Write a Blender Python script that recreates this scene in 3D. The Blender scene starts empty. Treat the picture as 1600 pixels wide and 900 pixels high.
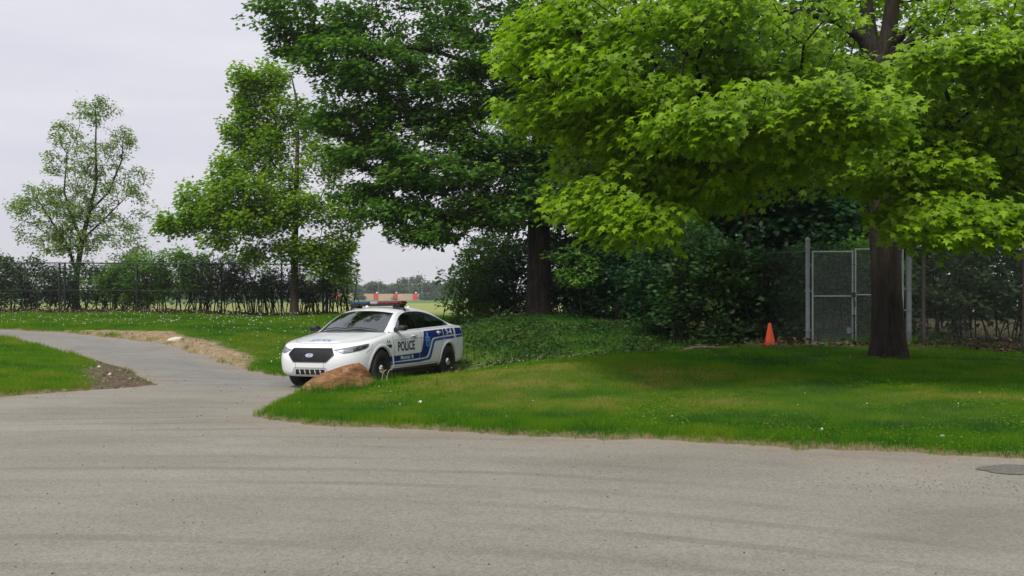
import bpy, bmesh, math, random
import numpy as np
from mathutils import Vector, Matrix, Euler
from mathutils.bvhtree import BVHTree
from mathutils.geometry import delaunay_2d_cdt

random.seed(7)
rng = np.random.default_rng(11)
scene = bpy.context.scene
COL = scene.collection

# ------------------------------------------------------------------ camera, sky, sun
F, HZ, CZ = 1300.0, 455.0, 1.65          # focal length in photo pixels, horizon row, eye height
cam = bpy.data.cameras.new('camera')
cam_ob = bpy.data.objects.new('camera', cam)
COL.objects.link(cam_ob)
cam_ob.location = (0, 0, CZ)
cam_ob.rotation_euler = (math.radians(90) + math.atan(5.0 / F), 0, 0)
cam.sensor_width = 36.0
cam.lens = 36.0 * F / 1600.0
cam.clip_start = 0.1
cam.clip_end = 9000
scene.camera = cam_ob

SUN_EL, SUN_AZ = math.radians(52), math.radians(203)     # azimuth clockwise from +Y: behind the camera, to its left
world = bpy.data.worlds.new("World")
scene.world = world
world.use_nodes = True
nt = world.node_tree
for n in list(nt.nodes):
    nt.nodes.remove(n)
w_out = nt.nodes.new('ShaderNodeOutputWorld')
w_bg = nt.nodes.new('ShaderNodeBackground')
w_bg.inputs['Strength'].default_value = 0.1
w_sky = nt.nodes.new('ShaderNodeTexSky')
w_sky.sky_type = 'NISHITA'
w_sky.sun_disc = False
w_sky.sun_elevation = SUN_EL
w_sky.sun_rotation = SUN_AZ
w_tc = nt.nodes.new('ShaderNodeTexCoord')
w_sep = nt.nodes.new('ShaderNodeSeparateXYZ')
nt.links.new(w_tc.outputs['Generated'], w_sep.inputs[0])
# thin overcast: streaky cloud layer over the blue sky, brighter towards the zenith as real overcast is
w_map = nt.nodes.new('ShaderNodeMapping')
w_map.inputs['Scale'].default_value = (1.6, 1.6, 9.0)
nt.links.new(w_tc.outputs['Generated'], w_map.inputs[0])
w_noise = nt.nodes.new('ShaderNodeTexNoise')
w_noise.inputs['Scale'].default_value = 2.2
w_noise.inputs['Detail'].default_value = 7
w_noise.inputs['Roughness'].default_value = 0.55
w_noise.inputs['Distortion'].default_value = 0.4
nt.links.new(w_map.outputs[0], w_noise.inputs['Vector'])
w_ramp = nt.nodes.new('ShaderNodeValToRGB')
w_ramp.color_ramp.elements[0].position = 0.36
w_ramp.color_ramp.elements[0].color = (5.2, 5.18, 5.75, 1)
w_ramp.color_ramp.elements[1].position = 0.66
w_ramp.color_ramp.elements[1].color = (5.75, 5.65, 6.05, 1)
nt.links.new(w_noise.outputs['Fac'], w_ramp.inputs[0])
w_el = nt.nodes.new('ShaderNodeMath'); w_el.operation = 'MULTIPLY_ADD'
w_el.inputs[1].default_value = 0.5; w_el.inputs[2].default_value = 1.0
w_cl = nt.nodes.new('ShaderNodeMath'); w_cl.operation = 'MAXIMUM'; w_cl.inputs[1].default_value = 0.0
nt.links.new(w_sep.outputs['Z'], w_cl.inputs[0])
nt.links.new(w_cl.outputs[0], w_el.inputs[0])
w_sc = nt.nodes.new('ShaderNodeVectorMath'); w_sc.operation = 'SCALE'
nt.links.new(w_ramp.outputs[0], w_sc.inputs[0])
nt.links.new(w_el.outputs[0], w_sc.inputs['Scale'])
w_mix = nt.nodes.new('ShaderNodeMixRGB')
w_mix.inputs[0].default_value = 0.93
nt.links.new(w_sky.outputs[0], w_mix.inputs[1])
nt.links.new(w_sc.outputs[0], w_mix.inputs[2])
nt.links.new(w_mix.outputs[0], w_bg.inputs['Color'])
nt.links.new(w_bg.outputs[0], w_out.inputs['Surface'])

sun = bpy.data.lights.new('sun', 'SUN')
sun.energy = 2.4
sun.angle = math.radians(12)
sun.color = (1.0, 0.95, 0.86)
sun_ob = bpy.data.objects.new('sun', sun)
COL.objects.link(sun_ob)
_d = Vector((math.sin(SUN_AZ) * math.cos(SUN_EL), math.cos(SUN_AZ) * math.cos(SUN_EL), math.sin(SUN_EL)))
sun_ob.rotation_euler = _d.to_track_quat('Z', 'Y').to_euler()
sun_ob.location = (0, -20, 40)

vs = scene.view_settings
vs.view_transform = 'Standard'
vs.look = 'None'
vs.exposure = 0.36
vs.gamma = 1.0
scene.cycles.use_denoising = True
scene.cycles.max_bounces = 8
scene.cycles.transmission_bounces = 6
scene.cycles.transparent_max_bounces = 12
scene.cycles.volume_bounces = 0

# ------------------------------------------------------------------ small helpers
def W(px, py, D):
    """photo pixel + depth -> world point"""
    return np.array([(px - 800.0) * D / F, D, CZ - (py - HZ) * D / F])

def tag(o, label=None, cat=None, group=None, kind=None):
    if label: o['label'] = label
    if cat: o['category'] = cat
    if group: o['group'] = group
    if kind: o['kind'] = kind
    return o

def empty(name, loc=(0, 0, 0), rot=(0, 0, 0)):
    o = bpy.data.objects.new(name, None)
    o.empty_display_size = 0.2
    COL.objects.link(o)
    o.location = loc
    o.rotation_euler = rot
    return o

def link(name, me, mats=None, parent=None, smooth=False):
    o = bpy.data.objects.new(name, me)
    COL.objects.link(o)
    if mats is not None:
        for m in (mats if isinstance(mats, (list, tuple)) else [mats]):
            me.materials.append(m)
    if parent is not None:
        o.parent = parent
    if smooth:
        me.polygons.foreach_set('use_smooth', np.ones(len(me.polygons), dtype=bool))
    return o

def np_mesh(name, verts, faces, n=3):
    """fast mesh from numpy: verts (V,3), faces (Fc,n)"""
    verts = np.asarray(verts, dtype=np.float32)
    faces = np.asarray(faces, dtype=np.int32)
    me = bpy.data.meshes.new(name)
    me.vertices.add(len(verts))
    me.vertices.foreach_set('co', verts.ravel())
    k = len(faces)
    me.loops.add(k * n)
    me.loops.foreach_set('vertex_index', faces.ravel())
    me.polygons.add(k)
    me.polygons.foreach_set('loop_start', np.arange(0, k * n, n, dtype=np.int32))
    me.update(calc_edges=True)
    return me

def attr(me, name, vals, domain='POINT'):
    a = me.attributes.new(name, 'FLOAT', domain)
    a.data.foreach_set('value', np.asarray(vals, dtype=np.float32))

def bm_mesh(bm, name):
    me = bpy.data.meshes.new(name)
    bm.normal_update()
    bm.to_mesh(me)
    bm.free()
    return me

def add_box(bm, c, s, rot=None):
    M = Matrix.Translation(c) @ (rot.to_4x4() if rot is not None else Matrix.Identity(4)) @ Matrix.Diagonal((s[0], s[1], s[2], 1))
    return bmesh.ops.create_cube(bm, size=1.0, matrix=M)['verts']

def add_tube(bm, pts, r, seg=8, cap=True, r2=None):
    """tube along a polyline; radius may taper from r to r2"""
    pts = [Vector(p) for p in pts]
    n = len(pts)
    rings = []
    prev = None
    for i, p in enumerate(pts):
        t = (pts[min(i + 1, n - 1)] - pts[max(i - 1, 0)]).normalized()
        if prev is None:
            a = t.orthogonal().normalized()
        else:
            a = (prev - t * prev.dot(t)).normalized()
        prev = a
        b = t.cross(a)
        rr = r if r2 is None else r + (r2 - r) * i / max(n - 1, 1)
        rings.append([bm.verts.new(p + (a * math.cos(2 * math.pi * k / seg) + b * math.sin(2 * math.pi * k / seg)) * rr) for k in range(seg)])
    for i in range(n - 1):
        for k in range(seg):
            bm.faces.new((rings[i][k], rings[i][(k + 1) % seg], rings[i + 1][(k + 1) % seg], rings[i + 1][k]))
    if cap:
        bm.faces.new(rings[0][::-1])
        bm.faces.new(rings[-1])

def add_lathe(bm, prof, seg=32, axis='Y', close=False):
    """profile of (radius, along) revolved about an axis through the origin"""
    rings = []
    for r, h in prof:
        ring = []
        for k in range(seg):
            a = 2 * math.pi * k / seg
            c, s = r * math.cos(a), r * math.sin(a)
            ring.append(bm.verts.new((c, h, s) if axis == 'Y' else (c, s, h)))
        rings.append(ring)
    for i in range(len(rings) - 1):
        for k in range(seg):
            bm.faces.new((rings[i][k], rings[i][(k + 1) % seg], rings[i + 1][(k + 1) % seg], rings[i + 1][k]))
    if close:
        bm.faces.new(rings[0][::-1])
        bm.faces.new(rings[-1])

def sstep(a, b, x):
    t = np.clip((x - a) / (b - a), 0, 1)
    return t * t * (3 - 2 * t)

# ------------------------------------------------------------------ cheap numpy value noise
_perm = np.random.default_rng(3).random((256, 256))
def vnoise(x, y):
    xi, yi = np.floor(x).astype(int), np.floor(y).astype(int)
    fx, fy = x - xi, y - yi
    fx, fy = fx * fx * (3 - 2 * fx), fy * fy * (3 - 2 * fy)
    g = lambda a, b: _perm[a % 256, b % 256]
    return (g(xi, yi) * (1 - fx) + g(xi + 1, yi) * fx) * (1 - fy) + (g(xi, yi + 1) * (1 - fx) + g(xi + 1, yi + 1) * fx) * fy
def fbm(x, y, o=4):
    s, a, t = 0, 0.5, 0
    for k in range(o):
        s = s + a * vnoise(x * 2 ** k + 17.3 * k, y * 2 ** k + 9.1 * k); t += a; a *= 0.5
    return s / t

# ------------------------------------------------------------------ materials
def mat(name):
    m = bpy.data.materials.new(name)
    m.use_nodes = True
    return m, m.node_tree, m.node_tree.nodes['Principled BSDF']

def plain(name, col, rough=0.6, metal=0.0, coat=0.0, spec=0.5, noise=0.0, nscale=8.0, bump=0.0, bscale=60.0):
    m, t, b = mat(name)
    b.inputs['Base Color'].default_value = (*col, 1)
    b.inputs['Roughness'].default_value = rough
    b.inputs['Metallic'].default_value = metal
    b.inputs['Specular IOR Level'].default_value = spec
    b.inputs['Coat Weight'].default_value = coat
    b.inputs['Coat Roughness'].default_value = 0.06
    if noise > 0:
        tc = t.nodes.new('ShaderNodeTexCoord')
        n = t.nodes.new('ShaderNodeTexNoise'); n.inputs['Scale'].default_value = nscale; n.inputs['Detail'].default_value = 5
        t.links.new(tc.outputs['Object'], n.inputs['Vector'])
        r = t.nodes.new('ShaderNodeValToRGB')
        r.color_ramp.elements[0].position = 0.3; r.color_ramp.elements[1].position = 0.72
        r.color_ramp.elements[0].color = (*[max(c * (1 - noise), 0) for c in col], 1)
        r.color_ramp.elements[1].color = (*[min(c * (1 + noise), 1) for c in col], 1)
        t.links.new(n.outputs['Fac'], r.inputs[0])
        t.links.new(r.outputs[0], b.inputs['Base Color'])
    if bump > 0:
        tc = t.nodes.new('ShaderNodeTexCoord')
        n = t.nodes.new('ShaderNodeTexNoise'); n.inputs['Scale'].default_value = bscale; n.inputs['Detail'].default_value = 6
        t.links.new(tc.outputs['Object'], n.inputs['Vector'])
        bp = t.nodes.new('ShaderNodeBump'); bp.inputs['Strength'].default_value = bump; bp.inputs['Distance'].default_value = 0.02
        t.links.new(n.outputs['Fac'], bp.inputs['Height'])
        t.links.new(bp.outputs[0], b.inputs['Normal'])
    return m

def leaf_mat(name, dark, light, trans, rough=0.5, tw=0.35, spec=0.35):
    """foliage: colour runs from dark to light with the per-leaf attribute 'tint'; part of the light passes through"""
    m = bpy.data.materials.new(name)
    m.use_nodes = True
    t = m.node_tree
    b = t.nodes['Principled BSDF']
    out = t.nodes['Material Output']
    a = t.nodes.new('ShaderNodeAttribute'); a.attribute_name = 'tint'
    r = t.nodes.new('ShaderNodeValToRGB')
    r.color_ramp.elements[0].color = (*dark, 1)
    r.color_ramp.elements[1].color = (*light, 1)
    t.links.new(a.outputs['Fac'], r.inputs[0])
    t.links.new(r.outputs[0], b.inputs['Base Color'])
    b.inputs['Roughness'].default_value = rough
    b.inputs['Specular IOR Level'].default_value = spec
    tr = t.nodes.new('ShaderNodeBsdfTranslucent')
    mx = t.nodes.new('ShaderNodeMixRGB'); mx.blend_type = 'MULTIPLY'; mx.inputs[0].default_value = 1.0
    mx.inputs[2].default_value = (*trans, 1)
    t.links.new(r.outputs[0], mx.inputs[1])
    t.links.new(mx.outputs[0], tr.inputs['Color'])
    ms = t.nodes.new('ShaderNodeMixShader'); ms.inputs[0].default_value = tw
    t.links.new(b.outputs[0], ms.inputs[1]); t.links.new(tr.outputs[0], ms.inputs[2])
    t.links.new(ms.outputs[0], out.inputs['Surface'])
    return m

def bark_mat(name, dark, light, vscale=(14, 14, 2.2), bump=0.8):
    m, t, b = mat(name)
    tc = t.nodes.new('ShaderNodeTexCoord')
    mp = t.nodes.new('ShaderNodeMapping'); mp.inputs['Scale'].default_value = vscale
    t.links.new(tc.outputs['Object'], mp.inputs[0])
    n = t.nodes.new('ShaderNodeTexNoise'); n.inputs['Scale'].default_value = 1.0; n.inputs['Detail'].default_value = 8; n.inputs['Roughness'].default_value = 0.7
    n.inputs['Distortion'].default_value = 0.6
    t.links.new(mp.outputs[0], n.inputs['Vector'])
    r = t.nodes.new('ShaderNodeValToRGB')
    r.color_ramp.elements[0].position = 0.35; r.color_ramp.elements[0].color = (*dark, 1)
    r.color_ramp.elements[1].position = 0.68; r.color_ramp.elements[1].color = (*light, 1)
    t.links.new(n.outputs['Fac'], r.inputs[0])
    t.links.new(r.outputs[0], b.inputs['Base Color'])
    b.inputs['Roughness'].default_value = 0.92
    b.inputs['Specular IOR Level'].default_value = 0.2
    bp = t.nodes.new('ShaderNodeBump'); bp.inputs['Strength'].default_value = bump; bp.inputs['Distance'].default_value = 0.03
    t.links.new(n.outputs['Fac'], bp.inputs['Height'])
    t.links.new(bp.outputs[0], b.inputs['Normal'])
    return m
# ================================================================== GROUND
# control points: photo pixel + depth gives a ground point
CP = []
def cpx(px, py, D): CP.append(W(px, py, D))
def cpz(x, y, z): CP.append(np.array([x, y, z]))
for x in (-14, -7, 0, 7, 14):
    for y in (-4, 3, 6): cpz(x, y, 0.0)
for a in ((385, 655, 10.9), (700, 675, 9.8), (1000, 686, 9.3), (1300, 702, 8.7), (1600, 720, 8.1),
          (620, 601, 13.9), (690, 595, 14.0), (740, 584, 14.3), (850, 570, 14.5), (1000, 557, 15.0), (1200, 553, 16.0),
          (800, 630, 11.6), (1200, 620, 11.5), (1600, 620, 11.0), (1000, 600, 12.6), (640, 629, 12.2), (1400, 580, 14.0),
          (842, 500, 26.5), (842, 535, 22), (760, 505, 24), (740, 525, 22), (1000, 515, 23), (900, 560, 19.2),
          (1262, 542, 18), (1420, 542, 18), (1600, 555, 17), (1390, 561, 15.5), (1203, 540, 17.5), (1300, 544, 17.2), (1100, 543, 18.5),
          (440, 590, 17.3), (440, 575, 19.7), (400, 530, 24), (500, 500, 30), (460, 497, 34), (0, 490, 35), (250, 490, 35), (511, 494, 34),
          (0, 505, 30), (250, 505, 30), (330, 560, 21), (230, 533, 24), (100, 520, 26), (0, 515, 27.5),
          (230, 600, 15.5), (130, 560, 19.8), (60, 540, 22.2), (0, 527, 23.5), (150, 610, 14.3), (0, 618, 13.2),
          (330, 610, 14.6), (420, 610, 14.6), (150, 640, 12), (470, 622, 13.5)):
    cpx(*a)
for x, y, z in ((-2.1, 17.3, -.2), (-1.3, 19, -.22), (0.6, 17.6, -.12), (-3.6, 17.6, -.21), (-2.6, 15.7, -.175), (-4.1, 16.4, -.185), (1.0, 20, .1), (4.4, 18.3, .26),
                (-2.6, 21.0, -.1), (-2.5, 24, .15), (-2.5, 30, .35), (5, 35, .9), (14, 30, .75), (10, 35, .8), (20, 22, .6), (22, 12, .35), (24, 4, .1),
                (-26, 34, .7), (-26, 28, .55), (-26, 12, .1), (-26, 4, 0), (-26, 20, .35), (-3, 40, .3), (-14, 41, .5), (14, 41, .6), (26, 35, .7), (-9.5, 17, 0.12)):
    cpz(x, y, z)
CP = np.array(CP)
def _tps(d2): return np.where(d2 < 1e-9, 0, 0.5 * d2 * np.log(np.maximum(d2, 1e-9)))
_n = len(CP)
_K = _tps(((CP[:, None, :2] - CP[None, :, :2]) ** 2).sum(-1)) + np.eye(_n) * 0.6
_P = np.c_[np.ones(_n), CP[:, :2]]
_A = np.block([[_K, _P], [_P.T, np.zeros((3, 3))]])
_s = np.linalg.solve(_A, np.r_[CP[:, 2], 0, 0, 0])
def far_z(y): return np.interp(y, [-50, 8, 30, 45, 60, 110, 300, 600, 4000], [0, 0, .3, .3, .2, 0, -1.6, -2.2, -3.0])
def H(x, y):
    """terrain height (vectorised)"""
    x = np.atleast_1d(np.asarray(x, float)); y = np.atleast_1d(np.asarray(y, float))
    sh = np.broadcast(x, y).shape
    x = np.broadcast_to(x, sh).ravel(); y = np.broadcast_to(y, sh).ravel()
    z = np.zeros(len(x))
    for i in range(0, len(x), 20000):
        xs, ys = x[i:i + 20000], y[i:i + 20000]
        d2 = (xs[:, None] - CP[None, :, 0]) ** 2 + (ys[:, None] - CP[None, :, 1]) ** 2
        z[i:i + 20000] = _tps(d2) @ _s[:_n] + _s[_n] + _s[_n + 1] * xs + _s[_n + 2] * ys
    b = far_z(y)
    w = sstep(37, 48, y) + sstep(22, 30, np.abs(x)) + sstep(0, -6, y)
    w = np.clip(w, 0, 1)
    return (z * (1 - w) + b * w).reshape(sh)
def H1(x, y): return float(H(x, y)[0])

ROAD = np.array([(40, -4.6), (20, 2.7), (9.0, 6.7), (5.0, 8.1), (3.35, 8.7), (1.43, 9.3), (-.75, 9.8), (-2.6, 10.5), (-3.3, 10.95), (-3.52, 11.4), (-3.55, 12.4), (-3.68, 13.6), (-3.72, 14.45),
                 (-3.0, 14.85), (-2.1, 15.1), (-1.95, 15.9), (-1.7, 17.0), (-1.9, 18.2), (-3.0, 18.9), (-4.3, 18.6), (-4.85, 17.5), (-6.0, 18.9), (-7.6, 21.0), (-10.5, 24.0), (-14, 26), (-16.9, 27.5), (-24, 29.5), (-42, 34),
                 (-42, 30), (-24, 25.6), (-14.5, 23.5), (-12.6, 22.2), (-10.2, 19.8), (-7.85, 17), (-6.7, 15.4), (-7.15, 14.4), (-8.06, 13.1), (-12, 11.6), (-20, 9.4), (-42, 4.5), (-42, -40), (40, -40)], float)
def sdist(x, y, poly):
    """signed distance to a polygon, positive outside"""
    sh = x.shape; x = x.ravel(); y = y.ravel()
    best = np.full(len(x), 1e9); ins = np.zeros(len(x), bool)
    m = len(poly)
    for i in range(m):
        ax, ay = poly[i]; bx, by = poly[(i + 1) % m]
        dx, dy = bx - ax, by - ay
        t = np.clip(((x - ax) * dx + (y - ay) * dy) / (dx * dx + dy * dy + 1e-12), 0, 1)
        best = np.minimum(best, np.hypot(x - ax - t * dx, y - ay - t * dy))
        c = (ay > y) != (by > y)
        xi = ax + (y - ay) * dx / (dy if abs(dy) > 1e-12 else 1e-12)
        ins ^= c & (x < xi)
    return (np.where(ins, -best, best)).reshape(sh)
def edge(x, y):
    d = sdist(x, y, ROAD)
    return d + (fbm(x * 1.3, y * 1.3, 3) - 0.5) * 0.46 + (fbm(x * 5, y * 5, 3) - .5) * 0.24

def pix_poly(L):  # list of (px,py,D) -> xy polygon
    return np.array([W(*a)[:2] for a in L])
SAND = pix_poly([(105, 520, 26.2), (180, 518, 26.5), (260, 521, 25.8), (330, 533, 23.6), (375, 550, 21.6), (395, 566, 20.3), (392, 580, 19.0), (355, 572, 20), (320, 560, 21.2), (230, 536, 24.2)])
SOIL = pix_poly([(150, 566, 19.0), (180, 575, 18), (235, 600, 15.4), (200, 608, 14.6), (150, 606, 14.6), (135, 585, 16.8)])
GATE_SOIL = np.array([(3.9, 18.2), (5.6, 18.0), (7.2, 18.6), (9.0, 18.2), (9.6, 17.6), (7.5, 16.9), (5.5, 16.9), (4.2, 17.4)])
DITCH = np.array([(-1.4, 16.6), (0.4, 16.9), (2.6, 17.1), (3.3, 17.6), (1.5, 18.6), (-.6, 19.4)])

def lattice(a, b, step, far, n, ratio_side='both'):
    core = np.arange(a, b + 1e-6, step)
    hi = b + np.geomspace(step * 2, far, n)
    lo = a - np.geomspace(step * 2, far, n)[::-1]
    return np.r_[lo, core, hi]
gx = lattice(-23, 18, 0.15, 3200, 26)
gy = np.r_[-np.geomspace(6, 400, 10)[::-1], np.arange(-4, 7, .8), np.arange(7, 22, .12), np.arange(22, 38, .25), np.arange(38, 60, 1.5), np.geomspace(61, 4000, 40)]
GX, GY = np.meshgrid(gx, gy)
GH = H(GX, GY)
ED = edge(GX, GY)
near = (np.abs(GX) < 45) & (GY < 45)
lump = (fbm(GX * 0.9, GY * 0.9, 4) - .5) * 0.10 * sstep(0.1, 1.5, ED) * near
ditchy = sstep(-.4, .4, -sdist(GX, GY, DITCH))
GZ = GH + np.clip(ED * 0.3, -0.08, 0.045) + lump
sand = sstep(-0.25, 0.15, -sdist(GX, GY, SAND) + (fbm(GX * 2.5, GY * 2.5) - .5) * 0.7)
soil = np.maximum.reduce([sstep(-.15, .2, -sdist(GX, GY, SOIL) + (fbm(GX * 2.2, GY * 2.2) - .5) * .8),
                          sstep(-.3, .3, -sdist(GX, GY, GATE_SOIL) + (fbm(GX * 2, GY * 2) - .5) * .9),
                          0.85 * sstep(-.2, .4, -sdist(GX, GY, DITCH) + (fbm(GX * 2, GY * 2) - .5) * 1.0)])
GZ += (sand + soil) * (fbm(GX * 5, GY * 5, 3) - .42) * 0.10 * near
rim = sstep(0.30, 0.02, ED + (fbm(GX * 3, GY * 3) - .5) * .25) * near
wood = sstep(0, 1.2, (GY - np.interp(GX, [-2, 0, 2, 5, 9.6, 14, 20], [31, 28, 25, 21, 18.6, 17.0, 15.4]))) * sstep(-1.5, 0.5, GX) * (GY < 60)
hedge = sstep(34.2, 34.8, GY + (fbm(GX, GY) - .5) * .8) * sstep(37.5, 36.5, GY) * (GX < -7.4)
soil = np.maximum.reduce([soil, 0.9 * wood * (GY < 60), 0.85 * hedge])
ny, nx = GX.shape
def grid_faces(ny, nx):
    i = np.arange(ny - 1)[:, None] * nx + np.arange(nx - 1)[None, :]
    return np.stack([i, i + 1, i + nx + 1, i + nx], -1).reshape(-1, 4)
gf = grid_faces(ny, nx)
me = np_mesh('ground', np.c_[GX.ravel(), GY.ravel(), GZ.ravel()], gf, 4)
attr(me, 'sand', sand.ravel()); attr(me, 'soil', soil.ravel()); attr(me, 'rim', rim.ravel())
attr(me, 'meadow', (sstep(40, 60, GY) * 1.0).ravel())

def node_mix(t, fac, a, b, blend='MIX'):
    n = t.nodes.new('ShaderNodeMixRGB'); n.blend_type = blend
    for k, v in ((0, fac), (1, a), (2, b)):
        if hasattr(v, 'is_output'): t.links.new(v, n.inputs[k])
        elif isinstance(v, (int, float)): n.inputs[k].default_value = v
        else: n.inputs[k].default_value = (*v, 1)
    return n.outputs[0]
def node_noise(t, vec, scale, detail=5, rough=.55, dist=0.0):
    n = t.nodes.new('ShaderNodeTexNoise'); n.inputs['Scale'].default_value = scale; n.inputs['Detail'].default_value = detail
    n.inputs['Roughness'].default_value = rough; n.inputs['Distortion'].default_value = dist
    t.links.new(vec, n.inputs['Vector']); return n.outputs['Fac']
def node_ramp(t, fac, stops):
    r = t.nodes.new('ShaderNodeValToRGB')
    while len(r.color_ramp.elements) < len(stops): r.color_ramp.elements.new(0.5)
    for e, (p, c) in zip(r.color_ramp.elements, stops):
        e.position = p; e.color = (*c, 1) if not isinstance(c, (int, float)) else (c, c, c, 1)
    t.links.new(fac, r.inputs[0]); return r.outputs[0]
def node_attr(t, name):
    a = t.nodes.new('ShaderNodeAttribute'); a.attribute_name = name; return a.outputs['Fac']
def node_map(t, vec, sc, rot=(0, 0, 0)):
    m_ = t.nodes.new('ShaderNodeMapping'); m_.inputs['Scale'].default_value = sc; m_.inputs['Rotation'].default_value = rot
    t.links.new(vec, m_.inputs[0]); return m_.outputs[0]

m_ground, t, b = mat('ground_turf')
tc = t.nodes.new('ShaderNodeTexCoord'); P = tc.outputs['Object']
turf = node_ramp(t, node_noise(t, P, 3.0, 8, .65), [(.3, (.045, .075, .014)), (.55, (.085, .135, .022)), (.75, (.14, .17, .04))])
meadow = node_ramp(t, node_noise(t, node_map(t, P, (.02, .05, 1)), 1.0, 6), [(.3, (.20, .24, .07)), (.7, (.27, .29, .10))])
# the green crop beyond the hay field
sep = t.nodes.new('ShaderNodeSeparateXYZ'); t.links.new(P, sep.inputs[0])
mr = t.nodes.new('ShaderNodeMapRange'); mr.inputs[1].default_value = 112; mr.inputs[2].default_value = 122
t.links.new(sep.outputs['Y'], mr.inputs[0])
meadow = node_mix(t, mr.outputs[0], meadow, node_ramp(t, node_noise(t, node_map(t, P, (.03, .008, 1)), 1.0, 5), [(.3, (.075, .15, .055)), (.7, (.11, .19, .07))]))
c = node_mix(t, node_attr(t, 'meadow'), turf, meadow)
sandc = node_ramp(t, node_noise(t, P, 5, 9, .7), [(.25, (.15, .10, .055)), (.5, (.28, .205, .125)), (.75, (.40, .32, .21))])
soilc = node_ramp(t, node_noise(t, P, 6, 9, .7), [(.25, (.045, .033, .022)), (.55, (.115, .088, .060)), (.8, (.22, .175, .125))])
rimc = node_ramp(t, node_noise(t, P, 9, 8, .7), [(.3, (.12, .085, .045)), (.7, (.25, .19, .11))])
c = node_mix(t, node_attr(t, 'rim'), c, rimc)
c = node_mix(t, node_attr(t, 'soil'), c, soilc)
c = node_mix(t, node_attr(t, 'sand'), c, sandc)
t.links.new(c, b.inputs['Base Color'])
b.inputs['Roughness'].default_value = 0.95; b.inputs['Specular IOR Level'].default_value = 0.15
bp = t.nodes.new('ShaderNodeBump'); bp.inputs['Strength'].default_value = .7; bp.inputs['Distance'].default_value = .05
t.links.new(node_noise(t, P, 14, 8, .7), bp.inputs['Height']); t.links.new(bp.outputs[0], b.inputs['Normal'])
g_ob = link('ground', me, m_ground, smooth=True)
tag(g_ob, kind='structure')

# ---- asphalt: worn, dusty grey sheet following the terrain
keep = (ED < 0.35) & (np.abs(GX) < 42) & (GY < 36) & (GY > -60)
fk = keep.ravel()[gf].all(1)
used = np.unique(gf[fk]); remap = -np.ones(ny * nx, int); remap[used] = np.arange(len(used))
RV = np.c_[GX.ravel(), GY.ravel(), (GH + (fbm(GX * .5, GY * .5, 3) - .5) * .02).ravel()][used]
me = np_mesh('road', RV, remap[gf[fk]], 4)
attr(me, 'edge_dust', sstep(-0.9, 0.05, ED + (fbm(GX * 1.3, GY * 1.3) - .5) * .9).ravel()[used])
# the lane is a cooler, darker laid strip than the gravelly lot
lane = sstep(-.5, .3, (GY - np.interp(GX, [-9, -7.2, -5.5, -4.2, -3], [15.6, 14.9, 15.2, 15.6, 15.8]))) * (GX < 0)
attr(me, 'lane', lane.ravel()[used])
m_road, t, b = mat('worn_asphalt')
tc = t.nodes.new('ShaderNodeTexCoord'); P = tc.outputs['Object']
base = node_ramp(t, node_noise(t, node_map(t, P, (.35, .9, 1), (0, 0, .25)), 1.0, 7, .6, .3), [(.3, (.19, .180, .150)), (.52, (.232, .220, .186)), (.75, (.268, .254, .216))])
lanec = node_ramp(t, node_noise(t, P, 1.2, 7, .6), [(.3, (.18, .176, .163)), (.7, (.235, .230, .212))])
c = node_mix(t, node_attr(t, 'lane'), base, lanec)
# tyre sweeps: broad arcs of slightly darker rubbed surface
wv = t.nodes.new('ShaderNodeTexWave'); wv.wave_type = 'RINGS'; wv.rings_direction = 'Z'
wv.inputs['Scale'].default_value = 0.55; wv.inputs['Distortion'].default_value = 2.5; wv.inputs['Detail'].default_value = 4; wv.inputs['Detail Scale'].default_value = .35
mp = t.nodes.new('ShaderNodeMapping'); mp.inputs['Location'].default_value = (3.0, 9.0, 0); t.links.new(P, mp.inputs[0])
t.links.new(mp.outputs[0], wv.inputs['Vector'])
arc = node_ramp(t, wv.outputs['Fac'], [(.0, 0.0), (.80, 0.0), (.93, 1.0)])
patchy = node_ramp(t, node_noise(t, node_map(t, P, (.22, .5, 1)), 1.0, 3), [(.40, 0.0), (.60, .46)])
mul = t.nodes.new('ShaderNodeMath'); mul.operation = 'MULTIPLY'; t.links.new(arc, mul.inputs[0]); t.links.new(patchy, mul.inputs[1])
c = node_mix(t, mul.outputs[0], c, (.14, .13, .115))
# long rubbed streaks and darker damp blotches
stk = node_ramp(t, node_noise(t, node_map(t, P, (.25, 3.2, 1), (0, 0, .12)), 1.0, 5, .6, .8), [(.54, 0.0), (.76, .13)])
c = node_mix(t, stk, c, (.165, .158, .145))
blo = node_ramp(t, node_noise(t, node_map(t, P, (.5, 1.1, 1)), 1.0, 6, .65), [(.56, 0.0), (.72, .35)])
c = node_mix(t, blo, c, (.30, .285, .25))
# aggregate speckle
vor = t.nodes.new('ShaderNodeTexVoronoi'); vor.inputs['Scale'].default_value = 55; t.links.new(P, vor.inputs['Vector'])
spk = node_ramp(t, vor.outputs['Color'], [(.0, .72), (.5, 1.0), (1.0, 1.22)])
c = node_mix(t, .8, c, spk, 'MULTIPLY')
fine = node_ramp(t, node_noise(t, P, 130, 3, .6), [(.35, .74), (.65, 1.2)])
c = node_mix(t, .7, c, fine, 'MULTIPLY')
dust = node_ramp(t, node_noise(t, P, 8, 7, .7), [(.3, (.20, .165, .12)), (.7, (.32, .275, .21))])
ef = node_attr(t, 'edge_dust')
emul = t.nodes.new('ShaderNodeMath'); emul.operation = 'MULTIPLY'; emul.inputs[1].default_value = .42; t.links.new(ef, emul.inputs[0])
c = node_mix(t, emul.outputs[0], c, dust)
t.links.new(c, b.inputs['Base Color'])
b.inputs['Roughness'].default_value = .9; b.inputs['Specular IOR Level'].default_value = .25
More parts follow.
